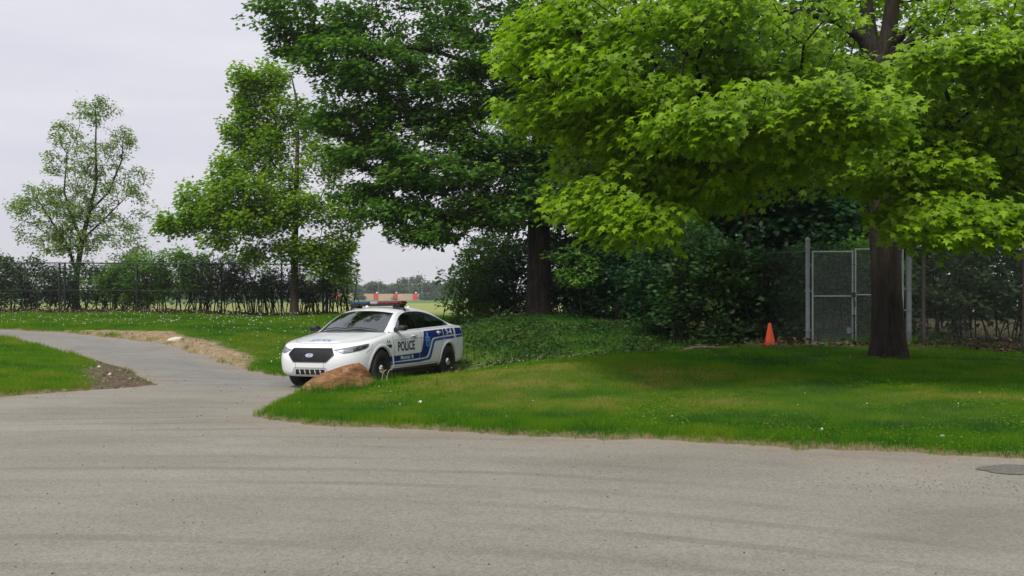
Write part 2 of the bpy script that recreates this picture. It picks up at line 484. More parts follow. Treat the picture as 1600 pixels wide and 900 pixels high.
bp = t.nodes.new('ShaderNodeBump'); bp.inputs['Strength'].default_value = .55; bp.inputs['Distance'].default_value = .012
t.links.new(node_noise(t, P, 70, 5, .7), bp.inputs['Height']); t.links.new(bp.outputs[0], b.inputs['Normal'])
o = link('road', me, m_road, smooth=True); tag(o, kind='structure')

# darker repair patch at the right edge of the road
ang = np.linspace(0, 2 * np.pi, 40, endpoint=False)
pc = W(1592, 733, 7.75)
pr = 0.36 * (1 + .06 * np.sin(ang * 3 + 1) + .05 * np.sin(ang * 5) + .03 * np.sin(ang * 9))
pxy = np.c_[pc[0] + pr * np.cos(ang) * 1.05, pc[1] + pr * np.sin(ang) * .5]
pv = np.vstack([[pc[0], pc[1], 0], np.c_[pxy, np.zeros(40)]]); pv[:, 2] = H(pv[:, 0], pv[:, 1]) + (fbm(pv[:, 0] * .5, pv[:, 1] * .5, 3) - .5) * .02 + .007
me = np_mesh('asphalt_patch', pv, [(0, k + 1, (k + 1) % 40 + 1) for k in range(40)], 3)
o = link('asphalt_patch', me, plain('patch_asphalt', (.135, .126, .112), .9, noise=.3, nscale=30, bump=.6, bscale=120))
tag(o, kind='structure')
# ================================================================== GRASS, WEEDS, LITTER OF LEAVES
def wood_front(x): return np.interp(x, [-2, 0, 2, 5, 9.6, 14, 20], [31, 28, 25, 21, 18.6, 17.0, 15.4])
def blades(name, xy, h, w, tint, material, lean=.45, z=None, h_off=0.0, parent=None):
    """one leaning blade per point"""
    n = len(xy)
    a = rng.uniform(0, 2 * np.pi, n); l = rng.uniform(0, lean, n) * h; la = rng.uniform(0, 2 * np.pi, n)
    x, y = xy[:, 0], xy[:, 1]
    z = H(x, y) if z is None else z
    z = z + h_off
    dx, dy = np.cos(a) * w * .5, np.sin(a) * w * .5
    lx, ly = np.cos(la) * l, np.sin(la) * l
    V = np.empty((n, 3, 3))
    V[:, 0] = np.c_[x - dx * 1.15, y - dy * 1.15, z - .02]; V[:, 1] = np.c_[x + dx * 1.15, y + dy * 1.15, z - .02]
    V[:, 2] = np.c_[x + lx, y + ly, z + h]
    Fc = np.arange(n * 3).reshape(-1, 3)
    me = np_mesh(name, V.reshape(-1, 3), Fc, 3)
    attr(me, 'tint', tint, 'FACE')
    o = link(name, me, material, parent)
    return o

def grass_mat(name, stops, trans, tw=.35):
    m = leaf_mat(name, (0, 0, 0), (1, 1, 1), trans, .7, tw, .1)
    r = [n for n in m.node_tree.nodes if n.type == 'VALTORGB'][0]
    while len(r.color_ramp.elements) < len(stops): r.color_ramp.elements.new(.5)
    for e, (p, c) in zip(r.color_ramp.elements, stops): e.position = p; e.color = (*c, 1)
    return m
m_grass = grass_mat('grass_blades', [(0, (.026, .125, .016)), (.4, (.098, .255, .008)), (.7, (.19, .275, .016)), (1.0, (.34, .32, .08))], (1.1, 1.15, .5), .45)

N = 1950000
cy = np.exp(rng.uniform(np.log(7.6), np.log(36.5), N)); cx = rng.uniform(-1, 1, N) * (cy * .84 + .8)
d = edge(cx, cy)
sd_sand = -sdist(cx, cy, SAND) + (fbm(cx * 2.5, cy * 2.5) - .5) * .7
sd_soil = -sdist(cx, cy, SOIL) + (fbm(cx * 2.2, cy * 2.2) - .5) * .8
sd_gate = -sdist(cx, cy, GATE_SOIL) + (fbm(cx * 2, cy * 2) - .5) * .9
sd_d = -sdist(cx, cy, DITCH) + (fbm(cx * 2, cy * 2) - .5)
bare = np.maximum.reduce([sd_sand, sd_soil, sd_gate, sd_d])
keepg = (d > -.04 + rng.uniform(0, .26, N)) & ((bare < rng.uniform(-.25, .05, N)) | (rng.random(N) < .03))
keepg &= (cy < wood_front(cx) + .6) | (cx < -1) | (rng.random(N) < .05)
keepg &= (cy < 34.6 + (fbm(cx, cy) - .5)) | (cx > -7.2)
# the car stands on bare ground
cxy = np.array([(-3.9, 16.9), (-2.0, 16.0), (-.75, 19.2), (-2.9, 20.0)])
keepg &= sdist(cx, cy, cxy) > .05
slope = (cy > np.interp(cx, [-2.2, 0, 3.5, 5, 10], [20.2, 17.0, 17.2, 18.4, 18.4])) & (cx > -2.2)
keepg &= rng.random(N) < np.where(slope, .26, .66)
cx, cy, d = cx[keepg], cy[keepg], d[keepg]
n = len(cx)
patch = fbm(cx * .45, cy * 1.1, 4); fine = fbm(cx * 2.3, cy * 2.3, 3)
right = sstep(-3.8, -2.8, cx) * (cy < 20)
band = sstep(.7, 1.7, d + (fbm(cx * .6, cy) - .5) * 1.2) * sstep(4.6, 3.0, d) * right
tint = .34 + (patch - .5) * .9 + (fine - .5) * .7 + band * (.12 + 1.3 * np.clip(patch - .44, 0, 1)) + rng.normal(0, .10, n)
tint += .10 * sstep(1.0, .2, d) * (1 - band) - .02
tint = np.minimum(tint, .66 + .4 * band)
tint -= .05 * right
tint += .14 * (cx < -6) * (cy < 25)
tint -= .34 * ((cy > np.interp(cx, [-2.2, 0, 3.5, 5, 10], [20.2, 17.0, 17.2, 18.4, 18.4])) & (cx > -2.2))  # slope grass darkened in its tint, standing for shade under the crowns
tint += .12 * (fbm(cx * .9 + 40, cy * 1.4, 3) - .5) * 2
h = rng.uniform(.028, .066, n) * (1 + .5 * sstep(.9, .1, d)) * (1 - .35 * band) * (.8 + .6 * fine)
h *= np.where((cy > 19) & (cx > -1), 1.6, 1.0) * np.where((cy > 14.5) & (cx > 3) & (cy < 19), .6, 1.0)
w = .0075 * np.clip(cy / 10, .8, 3.2)
h = np.where(cy > 20, h * 1.25, h)
zg = H(cx, cy) + np.clip(d * .3, -.08, .045) + (fbm(cx * .9, cy * .9, 4) - .5) * .10 * sstep(.1, 1.5, d)
def zgrass(x, y):
    dd = edge(x, y)
    return H(x, y) + np.clip(dd * .3, -.08, .045) + (fbm(x * .9, y * .9, 4) - .5) * .10 * sstep(.1, 1.5, dd)
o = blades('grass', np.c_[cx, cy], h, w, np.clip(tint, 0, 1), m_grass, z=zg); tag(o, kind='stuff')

# taller tufts: road rims, boulder foot, under the fence, tips of the island
def tufts(centers, r, k, hmin, hmax, w, t0, t1):
    c = np.repeat(np.asarray(centers, float), k, 0)
    xy = c[:, :2] + rng.normal(0, r, (len(c), 2))
    return xy, rng.uniform(hmin, hmax, len(c)), np.full(len(c), w), rng.uniform(t0, t1, len(c))
TX = []
cc = [(rng.uniform(-1, 1) * (y * .62), y) for y in np.exp(rng.uniform(np.log(8), np.log(34), 5200))]
cc = np.array(cc); dd = edge(cc[:, 0], cc[:, 1])
okk = (dd > .12) & (-sdist(cc[:, 0], cc[:, 1], SAND) < 0) & (-sdist(cc[:, 0], cc[:, 1], SOIL) < 0.1) & ((cc[:, 1] < wood_front(cc[:, 0])) | (cc[:, 0] < -1)) & (sdist(cc[:, 0], cc[:, 1], cxy) > .1)
rim_only = (dd < .5) | (fbm(cc[:, 0] * .8, cc[:, 1] * .8) > .58)
TX.append(tufts(cc[okk & rim_only],   .06, 14, .05, .105, .011, .15, .7))
bx = np.array([(-3.45 + .115 * k + rng.normal(0, .03), 13.48 + .015 * k + rng.normal(0, .05)) for k in range(16)])
TX.append(tufts(bx, .05, 34, .08, .24, .010, .1, .5))
fx = np.array([(rng.uniform(7.6, 8.8) if k % 2 else rng.uniform(6.6, 7.8), rng.uniform(17.6, 18.1)) for k in range(16)])
TX.append(tufts(fx, .06, 20, .1, .3, .009, .0, .5))
xy = np.vstack([q[0] for q in TX]); hh = np.concatenate([q[1] for q in TX]); ww = np.concatenate([q[2] for q in TX]) * np.clip(xy[:, 1] / 12, .8, 3); tt = np.concatenate([q[3] for q in TX])
o = blades('tall_grass', xy, hh, ww, tt, m_grass, lean=.6, z=zgrass(xy[:, 0], xy[:, 1])); tag(o, kind='stuff')

# ---------------------------------------------------------------- leaves as flat little faces
T_DIAMOND = np.array([(0, 0, 0), (.45, .30, -.03), (1, 0, -.10), (.45, -.30, -.03)], float); F_DIAMOND = np.array([(0, 2, 1), (0, 3, 2)])
T_OVAL = np.array([(0, 0, 0), (.3, .26, -.03), (.7, .22, -.06), (1, 0, -.14), (.7, -.22, -.06), (.3, -.26, -.03)], float)
F_OVAL = np.array([(0, 2, 1), (0, 3, 2), (0, 4, 3), (0, 5, 4)])
# five-lobed maple leaf, stalk at the origin, folded a little along its ribs
T_MAPLE = np.array([(0, 0, 0), (.02, .50, -.12), (.28, .26, -.01), (.62, .51, -.13), (.60, .19, -.02), (1.0, 0, -.17), (.60, -.19, -.02), (.62, -.51, -.13), (.28, -.26, -.01), (.02, -.50, -.12)], float)
F_MAPLE = np.array([(0, k + 1, k) for k in range(1, 9)])
T_MAPLE_FAR = np.array([(0, 0, 0), (.12, .48, -.10), (.34, .26, -.02), (1.0, 0, -.14), (.34, -.26, -.02), (.12, -.48, -.10)], float)
F_MAPLE_FAR = np.array([(0, 2, 1), (0, 3, 2), (0, 4, 3), (0, 5, 4)])
def leaf_arrays(pos, tip, nor, size, T, Fc):
    """place leaf templates: tip = direction of the leaf's length, nor = approximate upper side"""
    tip = tip / (np.linalg.norm(tip, axis=1, keepdims=True) + 1e-9)
    b = np.cross(nor, tip); b /= (np.linalg.norm(b, axis=1, keepdims=True) + 1e-9)
    nn = np.cross(tip, b)
    V = pos[:, None] + size[:, None, None] * (T[None, :, :1] * tip[:, None] + T[None, :, 1:2] * b[:, None] + T[None, :, 2:3] * nn[:, None])
    k = len(T)
    Fa = (np.arange(len(pos))[:, None, None] * k + Fc[None]).reshape(-1, 3)
    return V.reshape(-1, 3), Fa
def leaf_object(name, pos, tip, nor, size, tint, T, Fc, material, parent=None):
    V, Fa = leaf_arrays(pos, tip, nor, size, T, Fc)
    me = np_mesh(name, V, Fa, 3)
    attr(me, 'tint', np.repeat(np.clip(tint, 0, 1), len(Fc)), 'FACE')
    return link(name, me, material, parent)
def rand_dir(n, up=0.0, flat=1.0):
    v = rng.normal(0, 1, (n, 3)); v[:, 2] = v[:, 2] * flat + up
    return v / np.linalg.norm(v, axis=1, keepdims=True)

# broad-leaved weeds on the slope behind the lawn and along the ditch
m_weed = grass_mat('weed_leaves', [(0, (.020, .045, .012)), (.6, (.052, .110, .026)), (1, (.13, .17, .05))], (.9, 1.1, .5))
nw = 95000
x = rng.uniform(-2.2, 10, nw); y = rng.uniform(16.3, 29, nw)
kk = (sdist(x, y, cxy) > .3) & (y < wood_front(x) + 1.5) & (y > np.interp(x, [-2.2, 0, 3.5, 5, 10], [20.5, 16.9, 17.0, 18.2, 18.2])) & (fbm(x * 1.1, y * 1.1, 3) + rng.normal(0, .12, nw) > .40)
kk &= (edge(x, y) > .1)
x, y = x[kk], y[kk]; nw = len(x)
hz = np.abs(rng.normal(0, .10, nw)) * (.2 + 2.0 * np.clip(fbm(x * 1.1, y * 1.1, 3) - .25, 0, 1)) + .01
o = leaf_object('weeds', np.c_[x, y, H(x, y) + hz], rand_dir(nw, 0.1, .5), rand_dir(nw, 1.6), rng.uniform(.05, .13, nw), fbm(x * .8, y * .8, 3) + rng.normal(0, .18, nw), T_DIAMOND, F_DIAMOND, m_weed)
tag(o, kind='stuff')

# clover and plantain in the mown lawn
ncl = 60000
y = np.exp(rng.uniform(np.log(7.8), np.log(17), ncl)); x = rng.uniform(-1, 1, ncl) * (y * .64 + .5)
pc_ = fbm(x * 1.2 + 7, y * 2.2, 3)
dd = edge(x, y)
kk = (dd > .05) & (pc_ + rng.normal(0, .05, ncl) > .53) & (sdist(x, y, cxy) > .1) & (-sdist(x, y, SOIL) < .05) & (-sdist(x, y, GATE_SOIL) < 0) & (-sdist(x, y, DITCH) < 0)
x, y = x[kk], y[kk]; ncl = len(x)
o = leaf_object('clover', np.c_[x, y, zgrass(x, y) + rng.uniform(.025, .06, ncl)], rand_dir(ncl, 0, .4), rand_dir(ncl, 2.2), rng.uniform(.018, .04, ncl), .42 + .6 * (pc_[kk] - .5) + rng.normal(0, .15, ncl), T_DIAMOND, F_DIAMOND, m_grass)
tag(o, kind='stuff')

# dead leaves under the hedge, the fence and in the ditch
m_dead = grass_mat('dead_leaf', [(0, (.035, .022, .012)), (.6, (.10, .065, .035)), (1, (.24, .18, .11))], (.8, .6, .4), .15)
nl = 16000
x = np.r_[rng.uniform(-23, -7.4, nl // 2), rng.uniform(9.3, 16, nl // 4), rng.uniform(-1.4, 9, nl // 4)]
y = np.r_[rng.normal(35.2, .45, nl // 2), rng.uniform(14.6, 18.5, nl // 4), rng.uniform(16.6, 19.5, nl // 4)]
kk = np.ones(len(x), bool)
s = slice(nl // 2, 3 * nl // 4); kk[s] = y[s] > np.interp(x[s], [9.3, 14], [17.0, 15.2]) + rng.normal(0, .25, nl // 4)
s = slice(3 * nl // 4, nl); kk[s] = (np.maximum(-sdist(x[s], y[s], DITCH), -sdist(x[s], y[s], GATE_SOIL)) > -.2) & (rng.random(nl - 3 * nl // 4) < .4)
kk &= (x > -9) | (rng.random(len(x)) < .55 + .45 * fbm(x, y))
kk &= sdist(x, y, cxy) > .1
x, y = x[kk], y[kk]; nl = len(x)
o = leaf_object('fallen_leaves', np.c_[x, y, H(x, y) + .05 + np.abs(rng.normal(0, .06, nl))], rand_dir(nl, .15, .5), rand_dir(nl, 1.2), rng.uniform(.07, .14, nl), rng.random(nl), T_DIAMOND, F_DIAMOND, m_dead)
tag(o, kind='stuff')

# dandelion clocks: thin stalk and pale round head, hundreds of them in the back lawn
def ico(r):
    bm = bmesh.new(); bmesh.ops.create_icosphere(bm, subdivisions=1, radius=r)
    v = np.array([q.co[:] for q in bm.verts]); f = np.array([[q.index for q in g.verts] for g in bm.faces]); bm.free(); return v, f
iv, if_ = ico(1.0)
def ball_cloud(name, pos, r, material):
    V = (pos[:, None] + iv[None] * r[:, None, None]).reshape(-1, 3)
    Fa = (np.arange(len(pos))[:, None, None] * len(iv) + if_[None]).reshape(-1, 3)
    return link(name, np_mesh(name, V, Fa, 3), material)
m_clock = plain('dandelion_down', (.62, .64, .56), .9)
P_ = []
for k in range(900):
    zone = rng.random()
    if zone < .42: px_, D_ = rng.uniform(-20, 470) * (rng.random() ** .35 if rng.random() < .6 else 1), rng.uniform(26.5, 34.2)
    elif zone < .62: px_, D_ = rng.uniform(250, 520), rng.uniform(18.5, 31)
    elif zone < .80: px_, D_ = rng.uniform(725, 940), rng.normal(15.6, .5)
    else: px_, D_ = rng.uniform(420, 1600), rng.uniform(8.6, 16)
    P_.append(((px_ - 800) * D_ / F, D_))
P_ = np.array(P_); dd = edge(P_[:, 0], P_[:, 1])
P_ = P_[(dd > .3) & (sdist(P_[:, 0], P_[:, 1], cxy) > .35) & (sdist(P_[:, 0], P_[:, 1], SAND) > .3)]
P_ = P_[np.random.default_rng(5).random(len(P_)) < np.where(P_[:, 1] > 18, .95, .32)]
hh = np.where(P_[:, 1] > 24, rng.uniform(.1, .26, len(P_)), rng.uniform(.04, .16, len(P_)))
zz = zgrass(P_[:, 0], P_[:, 1])
rr = np.where(P_[:, 1] > 20, rng.uniform(.009, .019, len(P_)), rng.uniform(.004, .010, len(P_)))
o = ball_cloud('dandelion_heads', np.c_[P_, zz + hh], rr, m_clock); tag(o, kind='stuff')
o = blades('dandelion_stalks', P_, hh, np.full(len(P_), .007), rng.uniform(.5, .9, len(P_)), m_grass, lean=0.0, z=zz); tag(o, kind='stuff')

# loose stones on the road, soil clods and sand lumps
def octs(name, xy, zoff, r, material, zf):
    oc = np.array([(1, 0, 0), (0, 1, 0), (-1, 0, 0), (0, -1, 0), (0, 0, .7), (0, 0, -.5)], float)
    of = np.array([(0, 1, 4), (1, 2, 4), (2, 3, 4), (3, 0, 4), (1, 0, 5), (2, 1, 5), (3, 2, 5), (0, 3, 5)])
    n = len(xy); a = rng.uniform(0, 6.28, n); jit = rng.uniform(.55, 1.25, (n, 6, 3))
    q = oc[None] * jit
    R = np.stack([np.c_[np.cos(a), -np.sin(a)], np.c_[np.sin(a), np.cos(a)]], 1)
    q[:, :, :2] = np.einsum('nij,nkj->nki', R, q[:, :, :2])
    V = np.c_[xy, zf(xy[:, 0], xy[:, 1]) + zoff][:, None] + q * r[:, None, None]
    Fa = (np.arange(n)[:, None, None] * 6 + of[None]).reshape(-1, 3)
    me = np_mesh(name, V.reshape(-1, 3), Fa, 3)
    attr(me, 'tint', np.repeat(rng.random(n), 8), 'FACE')
    o = link(name, me, material); tag(o, kind='stuff'); return o
m_grit = grass_mat('road_grit', [(0, (.05, .042, .035)), (.5, (.13, .115, .10)), (1, (.42, .39, .35))], (.1, .1, .1), .0)
ng = 2600
yy = np.exp(rng.uniform(np.log(4.4), np.log(18), ng)); xx = rng.uniform(-1, 1, ng) * yy * .64
kk = edge(xx, yy) < -.05
kk &= (rng.random(ng) < .45) | (edge(xx, yy) > -.7)
xx[:420] = rng.normal(4.2, .8, 420); yy[:420] = rng.normal(7.2, .22, 420) + (xx[:420] - 4.2) * -.05; kk[:420] = edge(xx[:420], yy[:420]) < -.05
octs('loose_gravel', np.c_[xx, yy][kk], .004, rng.uniform(.004, .011, kk.sum()) * np.clip(yy[kk] / 9, .8, 1.6), m_grit, H)
ns = 5200
xx = np.r_[rng.uniform(-15, -5.5, ns // 2), rng.uniform(-9.5, -6, ns // 2)]; yy = np.r_[rng.uniform(18, 27, ns // 2), rng.uniform(14, 20, ns // 2)]
kk = np.maximum(-sdist(xx, yy, SAND), -sdist(xx, yy, SOIL)) + (fbm(xx * 2.4, yy * 2.4) - .5) * .7 > -.12
xx, yy = xx[kk], yy[kk]
m_clod = grass_mat('soil_clods', [(0, (.05, .035, .022)), (.5, (.17, .13, .085)), (1, (.40, .33, .24))], (.1, .1, .1), .0)
octs('soil_clods', np.c_[xx, yy], .02, rng.gamma(1.4, .006, len(xx)) + .005, m_clod, zgrass)
# ================================================================== TREES
class Skeleton:
    """branch nodes grown outward from a trunk to a set of leaf-cluster targets"""
    def __init__(s):
        s.p, s.par, s.len, s.fix = [], [], [], []
    def add(s, p, par, fix=0.0):
        s.p.append(np.asarray(p, float)); s.par.append(par)
        s.len.append(0.0 if par < 0 else s.len[par] + float(np.linalg.norm(s.p[-1] - s.p[par]))); s.fix.append(fix)
        return len(s.p) - 1
    def chain(s, pts, par=-1, radii=None):
        ids = []
        for i, q in enumerate(pts):
            par = s.add(q, par, radii[i] if radii is not None else 0.0); ids.append(par)
        return ids
    def grow(s, targets, bias=.35, step=.55, sag=.12, start=0, jit=.06):
        """join each target to the skeleton, nearest first; paths sag slightly and wander"""
        T = np.asarray(targets, float)
        base = np.array(s.p[start:])
        dmin = np.min(np.linalg.norm(T[:, None] - base[None], axis=2), 1) if len(base) else np.zeros(len(T))
        tips = [-1] * len(T)
        cap = len(s.p) + len(T) * 14 + 10
        A = np.zeros((cap, 3)); L = np.zeros(cap); m = len(s.p); A[:m] = s.p; L[:m] = s.len
        for i in np.argsort(dmin):
            t = T[i]
            d = np.linalg.norm(A[start:m] - t, axis=1)
            up = np.maximum(0, A[start:m, 2] - t[2])
            j = start + int(np.argmin(d + bias * L[start:m] + .5 * up))
            dist = float(np.linalg.norm(t - A[j])); k = max(1, min(12, int(round(dist / step)))); par = j; p0 = A[j].copy()
            for q in range(1, k + 1):
                f = q / k
                pt = p0 + (t - p0) * f
                pt[2] += sag * dist * math.sin(math.pi * f) * .5
                if q < k: pt += rng.normal(0, jit, 3) * min(1, dist)
                par = s.add(pt, par); A[m] = pt; L[m] = s.len[par]; m += 1
            tips[i] = par
        return tips
    def radii(s, r0, twig=.008, power=.5):
        n = len(s.p); cnt = np.zeros(n)
        kids = np.zeros(n, int)
        for q in s.par:
            if q >= 0: kids[q] += 1
        for i in range(n - 1, -1, -1):
            if kids[i] == 0: cnt[i] += 1
            if s.par[i] >= 0: cnt[s.par[i]] += cnt[i]
        r = twig * np.maximum(cnt, 1) ** power
        sc = r0 / max(r[0], 1e-6)
        r = np.where(r * min(sc, 1) > twig, r * min(sc, 1), twig)
        fx = np.array(s.fix)
        return np.where(fx > 0, fx, r)
    def tubes(s, name, r, material, parent, seg=6, lo=0, hi=None, thick=None):
        p = np.array(s.p); par = np.array(s.par); n = len(p)
        e = np.array([i for i in range(n) if par[i] >= 0 and (thick is None or thick(i))])
        if len(e) == 0: return None
        a, b = p[par[e]], p[e]
        ra = r[par[e]].copy(); rb = r[e]
        ra = np.minimum(ra, rb * 1.6 + .004)           # a twig does not start as thick as its limb
        ra = np.where(np.array(s.fix)[e] > 0, r[par[e]], ra)
        d = b - a; ln = np.linalg.norm(d, axis=1, keepdims=True); d /= np.maximum(ln, 1e-6)
        ref = np.where(np.abs(d[:, 2:3]) > .9, np.array([[1., 0, 0]]), np.array([[0, 0, 1.]]))
        u = np.cross(d, ref); u /= np.maximum(np.linalg.norm(u, axis=1, keepdims=True), 1e-6); v = np.cross(d, u)
        th = np.arange(seg) * 2 * np.pi / seg
        ring = np.cos(th)[None, :, None] * u[:, None] + np.sin(th)[None, :, None] * v[:, None]
        b2 = b + d * (rb[:, None] * .35)
        V = np.concatenate([a[:, None] + ring * ra[:, None, None], b2[:, None] + ring * rb[:, None, None]], 1)
        i = np.arange(len(e))[:, None, None] * 2 * seg; k = np.arange(seg)
        q = np.stack([k, (k + 1) % seg, seg + (k + 1) % seg, seg + k], -1)[None]
        me = np_mesh(name, V.reshape(-1, 3), (i + q).reshape(-1, 4), 4)
        return link(name, me, material, parent, smooth=True)

def trunk_object(name, path, radii, material, parent, seg=20, flare=.45, seed=0):
    """a tapered, fluted trunk with root flare"""
    r_ = np.random.default_rng(seed)
    path = np.asarray(path, float); n = len(path)
    # resample
    tt = np.linspace(0, n - 1, (n - 1) * 7 + 1)
    P = np.stack([np.interp(tt, np.arange(n), path[:, k]) for k in range(3)], 1); R = np.interp(tt, np.arange(n), radii)
    th = np.arange(seg) * 2 * np.pi / seg
    ph = r_.uniform(0, 6.28, 6)
    V = []
    for i, (c, r) in enumerate(zip(P, R)):
        hgt = np.linalg.norm(c - P[0])
        fl = flare * math.exp(-hgt / .32)
        rr = r * (1 + fl * (1 + .55 * np.cos(5 * th + ph[0]) + .3 * np.cos(3 * th + ph[1])) + .035 * np.cos(7 * th + ph[2] + hgt * 1.1) + .03 * np.cos(4 * th + ph[3] - hgt * .8) + .02 * np.cos(11 * th + ph[4] + hgt * 2))
        V.append(np.c_[c[0] + rr * np.cos(th), c[1] + rr * np.sin(th), np.full(seg, c[2])])
    V = np.array(V); m = len(P)
    i = (np.arange(m - 1)[:, None] * seg + np.arange(seg)[None])[..., None]
    k2 = (np.arange(seg) + 1) % seg
    Fc = np.stack([np.arange(m - 1)[:, None] * seg + np.arange(seg)[None], np.arange(m - 1)[:, None] * seg + k2[None], (np.arange(m - 1)[:, None] + 1) * seg + k2[None], (np.arange(m - 1)[:, None] + 1) * seg + np.arange(seg)[None]], -1).reshape(-1, 4)
    return link(name, np_mesh(name, V.reshape(-1, 3), Fc, 4), material, parent, smooth=True)

def lobe_points(lobes, shell=.55, layers=None):
    """targets inside a list of ellipsoids (centre xyz, radii, count); biased outward"""
    out, rel = [], []
    for c, r, n in lobes:
        v = rng.normal(0, 1, (n, 3)); v /= np.linalg.norm(v, axis=1, keepdims=True)
        v *= (rng.uniform(shell ** 3, 1, n) ** (1 / 3))[:, None]
        q = np.asarray(c)[None] + v * np.asarray(r)[None]
        if layers:
            lz = np.round(q[:, 2] / layers) * layers
            q[:, 2] = lz + (q[:, 2] - lz) * .35
        out.append(q); rel.append(v)
    return np.vstack(out), np.vstack(rel)

def spray(centers, per, rad, thick, droop, size, out_from, up=1.1, tipdown=.5, clus_tint=.12, tint0=.5, tilt=.45):
    """leaves scattered in flat drooping sprays round each centre"""
    n = len(centers) * per
    c = np.repeat(centers, per, 0)
    a = rng.uniform(0, 2 * np.pi, n); rr = np.sqrt(rng.random(n)) * rad * rng.uniform(.6, 1.15, len(centers)).repeat(per)
    off = np.c_[np.cos(a) * rr, np.sin(a) * rr, rng.normal(0, thick, n) - droop * rr * rr / rad]
    pos = c + off
    outw = c - out_from; outw[:, 2] *= .2; outw /= np.linalg.norm(outw, axis=1, keepdims=True) + 1e-6
    tip = outw * .8 + np.c_[np.cos(a), np.sin(a), np.zeros(n)] * .8 + rng.normal(0, .35, (n, 3)); tip[:, 2] -= tipdown
    nor = np.c_[np.zeros(n), np.zeros(n), np.full(n, up)] + outw * .5 + rng.normal(0, tilt, (n, 3))
    sz = rng.uniform(.72, 1.2, n) * size
    tint = tint0 + rng.normal(0, clus_tint, len(centers)).repeat(per) + rng.normal(0, .13, n)
    return pos, tip, nor, sz, tint

def tree(name, label, base, trunk, radii, lobes, leafm, barkm, per, rad, size, T, Fc, group=None, thick=.08, droop=.35, layers=None, shell=.5, step=.55,
         limbs=(), tint0=.5, tipdown=.5, seg=6, cat='tree', leaf_name='crown', start=1, bias=.35, flare=.45, seed=1, twig=.008, clus_tint=.12, tilt=.45, stems=None, extra_targets=None):
    base = np.array(base)
    e = empty(name, tuple(base)); tag(e, label, cat, group)
    loc = lambda q: np.asarray(q, float) - base
    trunk_l = loc(trunk)
    trunk_object('trunk', trunk_l, radii, barkm, e, flare=flare, seed=seed, seg=20 if radii[0] > .15 else 10)
    s = Skeleton()
    ids = s.chain(trunk_l, -1, list(radii))
    for par, pts, r0, r1 in limbs:
        pts = loc(pts); s.chain(pts, ids[par], list(np.linspace(r0, r1, len(pts))))
    if lobes:
        C, rel = lobe_points([(loc(c), r, n) for c, r, n in lobes], shell, layers)
    else:
        C = np.zeros((0, 3))
    if extra_targets is not None: C = np.vstack([C, loc(extra_targets)])
    # never below the ground
    zmin = H(C[:, 0] + base[0], C[:, 1] + base[1]) + .25 - base[2]
    C[:, 2] = np.maximum(C[:, 2], zmin)
    nt_ = len(ids)
    s.grow(C, bias=bias, step=step, start=min(start, nt_ - 1))
    R = s.radii(radii[-1] * 1.0, twig)
    tr = set(ids)
    s.tubes('branches', R, barkm, e, seg=seg, thick=lambda i: i not in tr)
    pos, tip, nor, sz, tint = spray(C, per, rad, thick, droop, size, np.array([trunk_l[:, 0].mean(), trunk_l[:, 1].mean(), 0]), tipdown=tipdown, tint0=tint0, clus_tint=clus_tint, tilt=tilt)
    gz = H(pos[:, 0] + base[0], pos[:, 1] + base[1]) - base[2]
    okz = pos[:, 2] > gz + .05
    pos, tip, nor, sz, tint = pos[okz], tip[okz], nor[okz], sz[okz], tint[okz]
    return e, base, (pos, tip, nor, sz, tint), s

def crown(e, data, T, Fc, material, name='crown'):
    pos, tip, nor, sz, tint = data
    o = leaf_object(name, pos, tip, nor, sz, tint, T, Fc, material, e)
    o['kind'] = 'stuff'
    return o
def L(px, py, D, rx, ry, rz, n): return (W(px, py, D), (rx, ry, rz), n)
# ------------------------------------------------------------------ the trees of this place
m_bark = bark_mat('maple_bark', (.010, .0085, .007), (.062, .049, .039))
m_bark_pale = bark_mat('young_bark', (.032, .026, .02), (.10, .082, .062), (20, 20, 4), .5)
m_twig = bark_mat('twig_bark', (.016, .013, .011), (.055, .046, .038), (20, 20, 5), .4)
m_maple_near = leaf_mat('maple_leaf_fresh', (.070, .165, .006), (.315, .490, .012), (1.15, 1.3, .45), .46, .45)
m_maple_mid = leaf_mat('maple_leaf_deep', (.025, .094, .014), (.155, .295, .030), (1.1, 1.3, .5), .5, .42)
m_maple_young = leaf_mat('maple_leaf_young', (.105, .21, .012), (.33, .49, .028), (1.1, 1.25, .5), .5, .48)
m_leaf_pale = leaf_mat('pale_small_leaf', (.12, .19, .05), (.28, .40, .115), (1.1, 1.2, .6), .55, .5)
m_leaf_shrub = leaf_mat('shrub_leaf', (.016, .054, .017), (.072, .155, .038), (1.05, 1.25, .5), .5, .40)
m_leaf_dull = leaf_mat('dull_shrub_leaf', (.034, .070, .034), (.115, .180, .068), (1.0, 1.1, .5), .6, .36)
m_leaf_fresh = leaf_mat('fresh_shrub_leaf', (.055, .155, .022), (.175, .335, .052), (1.1, 1.25, .5), .5, .45)
m_leaf_wood = leaf_mat('woodland_leaf', (.010, .044, .017), (.044, .120, .034), (1.05, 1.3, .6), .45, .40)

